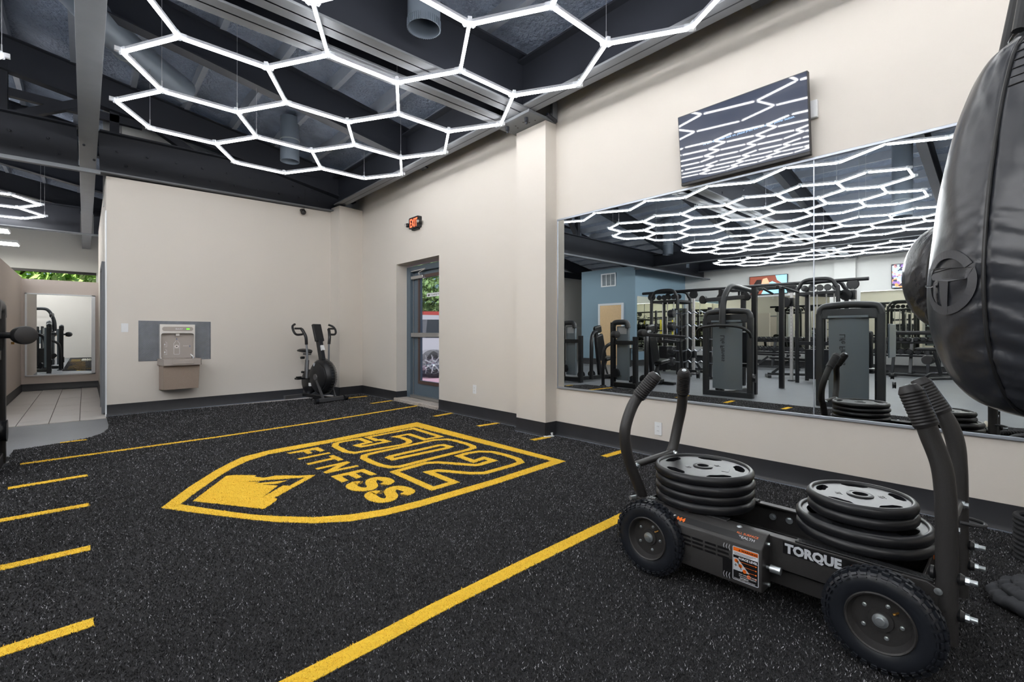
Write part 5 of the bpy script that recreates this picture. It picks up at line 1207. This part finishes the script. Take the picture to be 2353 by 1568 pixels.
# ================================================================ gym machines (behind and left of the photographer, seen in the mirror)
def shroud_tower(name, label, x, y0, y1, H, px0, px1, cat='exercise machine', arm=False, group=None):
    "weight stack tower: back faces +X at x, spans y0..y1"
    t = thing(name, label, cat, (x-.3, (y0+y1)/2, 0), group); yc = (y0+y1)/2
    for y in (y0, y1): mk('side_post', MB().prism(rrect(-.045, .045, -.05, .05, .02), h0=.0, h1=H-.12, o=(x-.05, y, 0)), 'machine', t)
    cap = MB().tube(spl([(x-.05, y0, H-.14), (x-.05, y0+.02, H-.05), (x-.05, y0+.1, H-.008), (x-.05, yc, H+.01), (x-.05, y1-.1, H-.008), (x-.05, y1-.02, H-.05), (x-.05, y1, H-.14)], 6), .052, 14)
    mk('top_cap', cap, 'machine', t)
    mk('top_band', MB().b(x-.09, x-.01, y0, y1, H-.2, H-.05), 'machine', t, bevel=.01)
    n = 12; w2 = (px1-px0)/2; pc_ = (px0+px1)/2
    arc = [(-w2+2*w2*i/n, .035*math.cos(PI*(i/n-.5))) for i in range(n+1)]
    sh = MB().prism([(p[0], p[1]) for p in arc]+[(p[0], p[1]-.01) for p in reversed(arc)], h0=-(H-.16), h1=-.12, o=(x-.03, pc_, 0), ex=(0, 1, 0), ey=(1, 0, 0))
    s_ = mk('rear_shroud', sh, 'shroud', t, smooth=25)
    mk('shroud_cap', MB().b(x-.02, x+.03, px0, px1, H-.19, H-.155), 'shroud', t, bevel=.005)
    text('brand_lettering', 'Life Fitness', .105, (x+.0065, pc_+.03, H*.72), (0, 0, -1), (0, 1, 0), 'shroud_print', s_, ext=.0004, off=.001)
    mk('inner_frame', MB().b(x-.35, x-.30, y0+.06, y0+.12, .05, H-.15).b(x-.35, x-.30, y1-.12, y1-.06, .05, H-.15), 'machine_dark', t)
    mk('weight_stack', MB().b(x-.28, x-.1, pc_-.13, pc_+.13, .12, .62), 'machine_dark', t)
    mk('foot_beam', MB().b(x-.12, x, y0-.04, y1+.04, -.012, .08).b(x-.9, x-.1, yc-.04, yc+.04, 0, .08), 'machine', t, bevel=.006)
    mk('guide_rod', MB().cyl((x-.19, pc_-.07, .6), (x-.19, pc_-.07, H-.2), .012, 8).cyl((x-.19, pc_+.07, .6), (x-.19, pc_+.07, H-.2), .012, 8), 'silver_post', t)
    return t
def disc(t, c, ax, r=.055, w_=.03, nm='pulley', m='machine_dark'):
    c = Vector(c); ax = Vector(ax).normalized()
    mk(nm, MB().lathe([(0, -w_/2), (r, -w_/2), (r-.008, -w_*.15), (r-.008, w_*.15), (r, w_/2), (r*.3, w_*.6), (0, w_*.6)], c, ax, 24), m, t)
# M4 and M3
m4 = shroud_tower('cable_machine', 'weight tower with smoked rear shroud nearest the mirror, right of the sled handles in reflection', -.82, 1.40, 2.16, 1.53, 1.54, 2.04)
m3 = shroud_tower('cable_machine', 'weight tower with smoked shroud and a pulley arm over its top, seen in the mirror', -.85, 3.2, 3.98, 1.50, 3.33, 3.85)
yc = 3.62
mk('overhead_arm', MB().tube(spl([(-.76, yc, 1.2), (-.77, yc, 1.5), (-.82, yc+.0, 1.7), (-.9, yc-.03, 1.88), (-1.05, yc-.06, 1.96), (-1.5, yc-.1, 1.93), (-1.9, yc-.15, 1.9)], 6), [.055]*13+[.05]*24, 14), 'machine', m3)
mk('pulley_beam', MB().bar((-.83, 3.22, 1.74), (-.83, 4.02, 1.72), .05, .07), 'machine', m3, bevel=.006)
disc(m3, (-.83, 3.24, 1.75), (1, .3, 0), .075, .05); disc(m3, (-.83, 4.0, 1.73), (1, .3, 0), .075, .05)
mk('rear_handle_bar', MB().tube(spl([(-.76, 4.06, 1.02), (-.7, 4.05, 1.14), (-.69, 3.95, 1.22), (-.69, 3.62, 1.25), (-.69, 3.3, 1.22), (-.7, 3.16, 1.14), (-.76, 3.14, 1.04)], 6), .024, 12), 'machine_dark', m3)
for y in (3.1, 4.08): disc(m3, (-.8, y, .35), (.3, 1, 0), .075, .05)
mk('pull_cable', MB().cyl((-.83, 4.06, 1.7), (-.8, 4.06, 1.2), .004, 6), 'cable', m3)
mk('rear_uprights', MB().b(-1.5, -1.42, 3.3, 3.38, 0, 1.95).b(-1.5, -1.42, 3.9, 3.98, 0, 1.95), 'machine_dark', m3)
mk('backrest', MB().box((-1.65, yc, .85), (.08, .28, .6)), 'seat_black', m3, bevel=.03); mk('seat_pad', MB().box((-1.85, yc, .5), (.36, .32, .08)), 'seat_black', m3, bevel=.03)
for k, y in enumerate((1.32, 1.3)): disc(m4, (-.95-.02*k, y-.03, .5-.13*k), (.2, 1, 0), .05, .04)
mk('backrest', MB().box((-1.75, 1.8, .85), (.08, .3, .6)), 'seat_black', m4, bevel=.03); mk('seat_pad', MB().box((-1.95, 1.8, .5), (.36, .34, .08)), 'seat_black', m4, bevel=.03)
mk('side_plate', MB().box((-1.4, 1.36, 1.0), (.5, .02, .5)), 'shroud', m4, bevel=.006)
# press machines M1, M2
def press(label, x, y, H, pads):
    t = thing('press_machine', label, 'exercise machine', (x-.8, y-.2, 0)); 
    mk('front_post', MB().prism(rrect(-.05, .05, -.045, .045, .02), h0=-.012, h1=H, o=(x, y, 0)), 'machine_dark', t)
    mk('stack_cap', MB().tube(spl([(x, y, H-.1), (x, y-.03, H-.02), (x, y-.1, H), (x, y-.28, H), (x, y-.34, H-.03), (x, y-.36, H-.12)], 5), .055, 12), 'machine', t)
    mk('stack_shroud', MB().b(x-.1, x-.04, y-.34, y-.06, .15, H-.08), 'shroud', t, bevel=.01)
    mk('stack_window', MB().b(x-.042, x-.036, y-.3, y-.1, H-.24, H-.1), 'clear', t)
    mk('rear_post', MB().prism(rrect(-.05, .05, -.045, .045, .02), h0=0, h1=H*.78, o=(x-.02, y-.52, 0)), 'machine_dark', t)
    mk('post_link', MB().b(x-.03, x+.03, y-.5, y-.04, H*.66, H*.72), 'machine_dark', t, bevel=.006)
    mk('base_beam', MB().bar((x, y, .06), (x, y-.56, .06), .08, .1).bar((x-.05, y-.3, .06), (x-1.35, y-.35, .06), .09, .09), 'machine_dark', t, bevel=.008)
    mk('stabilizer_foot', MB().b(x-1.4, x-1.28, y-.65, y-.05, 0, .05), 'machine_dark', t, bevel=.008)
    mk('backrest_frame', MB().bar((x-.98, y-.33, .1), (x-.8, y-.33, 1.25), .08, .09), 'machine_dark', t, bevel=.01)
    mk('backrest', MB().bar((x-1.08, y-.33, .5), (x-.92, y-.33, 1.08), .09, .3, (1, 0, 0)), 'seat_black', t, bevel=.035)
    mk('headrest', MB().bar((x-.9, y-.33, 1.12), (x-.87, y-.33, 1.3), .09, .26, (1, 0, 0)), 'seat_black', t, bevel=.035)
    mk('seat_pad', MB().box((x-1.25, y-.33, .5), (.38, .34, .08), Matrix.Rotation(.12, 3, 'Y')), 'seat_black', t, bevel=.03)
    mk('seat_support', MB().bar((x-1.05, y-.33, .1), (x-1.22, y-.33, .46), .06, .07).bar((x-1.3, y-.33, .1), (x-1.15, y-.33, .4), .03, .04), 'machine', t, bevel=.006)
    mk('link_arm', MB().tube(spl([(x-.35, y-.56, .05), (x-.36, y-.56, .7), (x-.42, y-.52, 1.0), (x-.6, y-.42, 1.12), (x-.8, y-.36, 1.15)], 6), .045, 12), 'machine_dark', t)
    for dx_, dy_ in ((-.45, .02), (-.8, -.02)): disc(t, (x-.0+dx_, y-.2+dy_, .13), (.6, -.5, 0), .09, .05)
    disc(t, (x+.04, y-.09, .3), (1, 0, 0), .09, .05)
    mk('press_lever', MB().tube(spl([(x-1.5, y-.75, .06), (x-1.5, y-.72, .5), (x-1.45, y-.7, .95)], 5), .03, 10), 'machine_dark', t)
    mk('press_handle', MB().cyl((x-1.45, y-.7, .93), (x-1.3, y-.42, .97), .022, 12), 'rubber_black', t)
    return t
pr1 = press('seated press machine at the far left edge of the mirror', -.75, 7.35, 1.36, False)
pr2 = press('seated machine with two round roller pads standing at the left edge of the picture', -.54, 5.78, 1.34, True)
for i_, (x, y, z_) in enumerate(((-.372, 5.6, 1.09), (-.60, 5.12, 1.12))):
    q = mk('roller_pad', MB().lathe([(0, -.085), (.055, -.085), (.072, -.07), (.076, -.02), (.076, .03), (.071, .055), (.055, .062), (0, .062)], (x, y, z_), (.3, -.95, 0), 32), 'grip', pr2, smooth=50)
    mk('pad_axle', MB().cyl(Vector((x, y, z_)), Vector((x, y, z_))+Vector((-.28, .09, 0)), .026, 12), 'machine_dark', pr2)
    mk('axle_nut', MB().cyl(Vector((x-.07, y+.06, z_-.055)), Vector((x-.07, y+.06, z_-.075)), .01, 10), 'brass', pr2)
mk('lever_beam', MB().bar((-.65, 5.2, 1.1), (-1.2, 4.55, 1.03), .07, .07), 'machine_dark', pr2, bevel=.01)
mk('arm_tube', MB().tube(spl([(-.56, 6.05, -.01), (-.56, 6.05, .55), (-.6, 6.03, .8), (-.75, 5.98, .9)], 6), .035, 12), 'machine_dark', pr2)
mk('post_foot', MB().lathe([(0, .02), (.07, .02), (.08, -.012), (0, -.012)], (-.54, 5.78, 0), n=24), 'machine', pr2); mk('post_foot', MB().lathe([(0, .02), (.06, .02), (.07, -.012), (0, -.012)], (-.56, 6.05, 0), n=24), 'machine', pr2)
# ---- cable jungle
jg = thing('cable_crossover', 'long cable crossover frame with two weight towers and silver posts, seen in the mirror', 'exercise machine', (-4.75, 5, 0))
JX = -4.72
mk('top_beam', MB().tube([(JX, 2.25, 2.28), (JX, 7.7, 2.30)], .04, 12), 'machine_dark', jg)
for y in (7.4, 6.12, 3.72, 2.53):
    p_ = mk('silver_column', MB().b(JX-.03, JX+.03, y-.03, y+.03, 0, 2.1), 'silver_post', jg, bevel=.004)
    mk('column_bracket', MB().lathe([(0, -.03), (.11, -.03), (.12, 0), (.11, .03), (0, .03)], (JX, y, 2.18), (1, 0, 0), 20), 'machine_dark', jg)
    h_ = MB(); 
    for k in range(18): h_.cyl((JX+.031, y, .5+.08*k), (JX+.032, y, .5+.08*k), .007, 6)
    mk('column_holes', h_, 'black_print', p_)
    zz = {7.4: .98, 6.12: .55, 3.72: 1.85, 2.53: 1.95}[y]
    mk('carriage', MB().b(JX-.07, JX+.07, y-.06, y+.06, zz-.1, zz+.1), 'machine_dark', jg, bevel=.01)
    disc(jg, (JX+.12, y+.1, zz), (1, .2, 0), .12, .05)
    mk('column_foot', MB().b(JX-.08, JX+.08, y-.06, y+.06, 0, .02), 'machine', jg)
for ya, yb in ((6.4, 7.2), (2.72, 3.5)):
    for x in (JX-.35, JX+.35):
        mk('tower_arch', MB().tube(spl([(x, ya, 0), (x, ya, 1.9), (x, ya+.04, 2.15), (x, ya+.18, 2.3), (x, yb-.18, 2.3), (x, yb-.04, 2.15), (x, yb, 1.9), (x, yb, 0)], 6), .042, 10), 'machine_dark', jg)
    for y in (ya+.15, ya+.3, yb-.3, yb-.15):
        mk('guide_rod', MB().cyl((JX, y, .3), (JX, y, 2.1), .013, 8), 'silver_post', jg)
    for y in (ya+.22, yb-.22): mk('weight_stack', MB().b(JX-.12, JX+.12, y-.12, y+.12, .08, .75), 'machine_dark', jg, bevel=.004)
    mk('tower_rail', MB().b(JX-.35, JX+.35, ya-.03, ya+.03, 1.98, 2.04).b(JX-.35, JX+.35, yb-.03, yb+.03, 1.98, 2.04).b(JX-.36, JX-.3, ya, yb, 1.98, 2.04).b(JX+.3, JX+.36, ya, yb, 1.98, 2.04).b(JX+.3, JX+.36, ya, yb, .85, .93), 'machine_dark', jg, bevel=.004)
    for k in range(5): disc(jg, (JX+.1, ya+.1+.15*k, 2.14), (1, 0, .1), .07, .04)
    mk('decal', MB().b(JX+.392, JX+.394, ya-.012, ya+.012, 1.3, 1.75), 'grey_print', jg); mk('decal', MB().b(JX+.392, JX+.394, ya-.015, ya+.015, 1.12, 1.25), 'blue_mark', jg)
    mk('pull_up_bar', MB().tube(spl([(JX-.4, ya+.1, 2.0), (JX-.75, ya+.1, 2.02), (JX-.85, (ya+yb)/2, 2.0), (JX-.75, yb-.1, 2.02), (JX-.4, yb-.1, 2.0)], 5), .018, 8), 'machine_dark', jg)
# pull-up station with angled grips in front (over M3)
ps = thing('pull_up_station', 'pull-up frame with angled grips behind the pulley-arm tower, seen in the mirror', 'exercise machine', (-3.0, 3.6, 0))
for y in (3.35, 4.1): mk('upright', MB().prism(rrect(-.05, .05, -.045, .045, .02), h0=0, h1=2.02, o=(-2.9, y, 0)), 'machine_dark', ps)
mk('top_frame', MB().bar((-2.9, 3.1, 2.05), (-2.9, 4.35, 2.05), .08, .07).bar((-2.9, 3.35, 2.04), (-2.2, 3.2, 2.0), .06, .06).bar((-2.9, 4.1, 2.04), (-2.2, 4.25, 2.0), .06, .06), 'machine_dark', ps, bevel=.01)
for y0_, y1_ in ((3.15, 2.95), (4.3, 4.5), (3.5, 3.4), (3.95, 4.05)): mk('grip_bar', MB().cyl((-2.3, y0_, 2.0), (-2.55, y1_, 1.9), .022, 10), 'rubber_black', ps)
# ---- ez bar rack
br = thing('barbell_rack', 'rack of fixed curl bars beside the smoked tower, seen in the mirror', 'rack', (-3.9, 5.6, 0))
mk('rack_post', MB().bar((-3.7, 5.85, 0), (-3.7, 5.85, 1.75), .08, .08), 'machine_dark', br, bevel=.005); mk('rack_post', MB().bar((-3.7, 5.2, 0), (-3.7, 5.2, 1.75), .08, .08), 'machine_dark', br, bevel=.005)
mk('rack_foot', MB().b(-4.0, -3.4, 5.81, 5.89, 0, .05).b(-4.0, -3.4, 5.16, 5.24, 0, .05).b(-3.74, -3.66, 5.2, 5.85, .14, .2), 'machine_dark', br, bevel=.005)
for k, z_ in enumerate((1.62, 1.3, .98, .68, .4)):
    for y in (5.85, 5.2): mk('bar_hook', MB().bar((-3.66, y, z_-.03), (-3.5, y, z_-.04), .03, .03).bar((-3.5, y, z_-.04), (-3.5, y, z_+.02), .03, .02), 'machine', br)
    bb = thing('curl_bar', 'silver bent curl bar with round black end weights on rack level %s from the top' % ('one', 'two', 'three', 'four', 'five')[k], 'barbell', (-3.55, 5.5, z_), 'curl bars on the rack')
    mk('bar', MB().tube(spl([(-3.55, 6.05, z_), (-3.55, 5.78, z_), (-3.55, 5.68, z_+.04), (-3.55, 5.6, z_-.01), (-3.55, 5.52, z_+.03), (-3.55, 5.44, z_-.01), (-3.55, 5.36, z_+.04), (-3.55, 5.26, z_), (-3.55, 5.0, z_)], 4), .014, 8), 'chrome', bb)
    for y, s_ in ((6.05, 1), (5.0, -1)): mk('end_weight', MB().lathe([(0, 0), (.10-.005*k, 0), (.105, .02), (.105, .12), (.09, .15), (0, .15)], (-3.55, y, z_), (0, s_, 0), 20), 'db_black', bb)
# ---- dumbbell racks
def dbrack(label, y0, y1, gl):
    r = thing('dumbbell_rack', label, 'rack', (-9.3, (y0+y1)/2, 0))
    for z_, dx_ in ((.52, 0), (.88, -.22)):
        mk('rack_tier', MB().bar((-9.15+dx_, y0, z_-.02), (-9.15+dx_, y1, z_-.02), .05, .05).bar((-9.4+dx_, y0, z_+.04), (-9.4+dx_, y1, z_+.04), .05, .05), 'machine_dark', r, bevel=.004)
    n = int((y1-y0)/.7)+1
    for k in range(n+1):
        y = y0+(y1-y0)*k/n; mk('rack_leg', MB().bar((-9.1, y, 0), (-9.45, y, .98), .07, .08).b(-9.6, -9.0, y-.04, y+.04, 0, .05), 'machine', r, bevel=.004)
    proto = None; c_ = 0
    for z_, dx_, rr_ in ((.61, 0, .075), (.95, -.22, .06)):
        y = y0+.1; j = 0
        while y < y1-.08:
            if proto is None or proto[1] != rr_:
                d_ = thing('dumbbell', '', 'dumbbell', (-9.27+dx_, y, z_)); x = -9.27+dx_
                mk('head', MB().lathe([(0, .06), (rr_-.01, .06), (rr_, .075), (rr_, .14), (rr_-.012, .155), (0, .155)], (x, y, z_), (1, 0, 0), 18), 'db_black', d_)
                mk('head', MB().lathe([(0, .06), (rr_-.01, .06), (rr_, .075), (rr_, .14), (rr_-.012, .155), (0, .155)], (x, y, z_), (-1, 0, 0), 18), 'db_black', d_)
                mk('handle', MB().cyl((x-.07, y, z_), (x+.07, y, z_), .017, 10), 'chrome', d_); proto = (d_, rr_); o_ = d_
            else: o_ = copy_tree(proto[0], None, loc=(-9.27+dx_, y, z_))
            o_['label'] = '%s round dumbbell from the blue-room end, %s tier %s' % (ORD(int((y1-.08-y)/(rr_*2+.035))+1), 'lower' if dx_ == 0 else 'upper', gl); o_['group'] = 'dumbbells on the %s tier %s' % ('lower' if dx_ == 0 else 'upper', gl)
            y += rr_*2+.035; j += 1
dbrack('two-tier dumbbell rack under the first far television, seen in the mirror', 4.3, 7.6, 'under the woman-on-screen television')
dbrack('two-tier dumbbell rack under the second far television, seen in the mirror', .4, 3.3, 'under the crowd-on-screen television')
# ---- benches
def bench(label, x, y, rz, incl=.0):
    t = thing('bench', label, 'bench', (0, 0, 0))
    mk('backrest', MB().box((.18, 0, .46+incl*.3), (.85, .28, .07), Matrix.Rotation(-incl, 3, 'Y')), 'seat_black', t, bevel=.02); mk('seat_pad', MB().box((-.48, 0, .45), (.36, .28, .07)), 'seat_black', t, bevel=.02)
    mk('bench_frame', MB().bar((-.6, 0, .08), (.65, 0, .08), .06, .06).bar((-.5, 0, .1), (-.3, 0, .42), .06, .07).bar((.55, 0, .1), (.2, 0, .4), .06, .06), 'machine', t, bevel=.005)
    mk('bench_foot', MB().b(-.64, -.56, -.2, .2, 0, .06), 'machine', t, bevel=.005); mk('bench_foot', MB().b(.6, .68, -.25, .25, 0, .06), 'machine', t, bevel=.005)
    t.location = (x, y, 0); t.rotation_euler.z = rz; return t
bench('adjustable black bench in front of the dumbbells, between the two towers in reflection', -8.3, 5.25, 1.2, .03)
bench('black bench with treaded base beside the right weight tower, seen in the mirror', -5.7, 3.9, 1.1, .05)
bench('flat black bench under the cable crossover, seen in the mirror', -5.6, 6.9, 1.4)
ub = thing('utility_bench', 'upright bench station with black pad near the far dumbbells, seen in the mirror', 'exercise machine', (-8.2, 1.9, 0))
mk('pad', MB().b(-8.5, -7.9, 1.5, 2.3, 1.08, 1.18), 'seat_black', ub, bevel=.03); mk('seat_pad', MB().b(-8.3, -7.9, 1.4, 1.9, .68, .76), 'seat_black', ub, bevel=.03)
mk('upright', MB().bar((-7.9, 2.35, 0), (-7.95, 2.28, 1.1), .06, .07), 'machine', ub, bevel=.005); mk('upright', MB().bar((-7.95, 1.65, 0), (-7.95, 1.65, .7), .06, .07), 'machine', ub, bevel=.005)
mk('base_frame', MB().b(-8.0, -7.9, .9, 2.5, .02, .08).b(-8.6, -7.8, 2.3, 2.4, 0, .04), 'machine_dark', ub, bevel=.005)
lb = thing('leg_roller_bench', 'low bench frame with round foam rollers left of the big bag, seen in the mirror', 'exercise machine', (-4.6, 1.1, 0))
mk('bent_base', MB().tube(spl([(-4.3, 1.35, .03), (-4.3, 1.3, .2), (-4.35, 1.1, .26), (-4.5, .5, .27), (-4.7, .3, .05)], 6), .03, 10), 'machine_dark', lb)
mk('bent_base', MB().tube(spl([(-4.6, 1.35, .03), (-4.6, 1.3, .28), (-4.62, 1.1, .33), (-4.7, .5, .33), (-4.9, .3, .05)], 6), .03, 10), 'machine_dark', lb)
mk('roller_post', MB().bar((-4.6, 1.1, .3), (-4.6, 1.2, .75), .05, .06), 'machine_dark', lb)
for dx_ in (-.12, .14): mk('foam_roller', MB().lathe([(0, -.09), (.08, -.09), (.09, -.06), (.09, .06), (.08, .09), (0, .09)], (-4.6+dx_, 1.28, .6), (1, .1, 0), 24), 'grip', lb, smooth=50)
mk('seat_pad', MB().b(-5.2, -4.4, .3, .8, .55, .63), 'seat_black', lb, bevel=.03)
# suspension trainer bands and shelf on the blue wall side
wb = thing('storage_rack', 'black wall rack holding yellow bands and kettlebells by the blue wall, seen in the mirror', 'rack', (-7.6, 8.6, 0))
mk('rack_frame', MB().b(-8.6, -8.54, 8.5, 8.56, 0, 1.9).b(-6.9, -6.84, 8.5, 8.56, 0, 1.9).b(-8.6, -6.84, 8.5, 8.56, 1.6, 1.66).b(-8.6, -6.84, 8.4, 8.8, .8, .84).b(-8.6, -6.84, 8.4, 8.8, 1.2, 1.24), 'machine_dark', wb, bevel=.004)
for k in range(4): mk('hanging_band', MB().tube(spl([(-8.3+.4*k, 8.48, 1.6), (-8.27+.4*k, 8.44, 1.2), (-8.2+.4*k, 8.44, 1.0), (-8.22+.4*k, 8.46, 1.3), (-8.26+.4*k, 8.48, 1.6)], 5), .014, 8), 'yellow_band' if k % 2 else 'rubber_black', wb)
for k in range(6): mk('stored_ball', MB().ball((-8.4+.28*k, 8.6, 1.36), .11), 'db_black', wb)
for k in range(6): mk('stored_ball', MB().ball((-8.4+.28*k, 8.6, .95), .1), 'db_black', wb)
# table with items by the door
tb_ = thing('side_table', 'small glass-topped table beside the wooden door, seen in the mirror', 'table', (-6.0, 9.15, 0))
mk('table_top', MB().b(-6.3, -5.9, 8.9, 9.4, .6, .63), 'machine', tb_, bevel=.004)
for x in (-6.27, -5.93):
    for y in (8.93, 9.37): mk('leg', MB().b(x-.015, x+.015, y-.015, y+.015, 0, .6), 'machine', tb_)
bgx = thing('paper_bag', 'crumpled tan paper bag on the small table by the wooden door', 'bag', (-6.1, 9.15, .63)); mk('bag', MB().prism([(-.1, 0), (.1, 0), (.13, .25), (.02, .3), (-.07, .24)], h0=-.09, h1=.09, o=(-6.1, 9.15, .632), ex=(0, 1, 0), ey=(0, 0, 1)), 'canvas', bgx, bevel=.01)
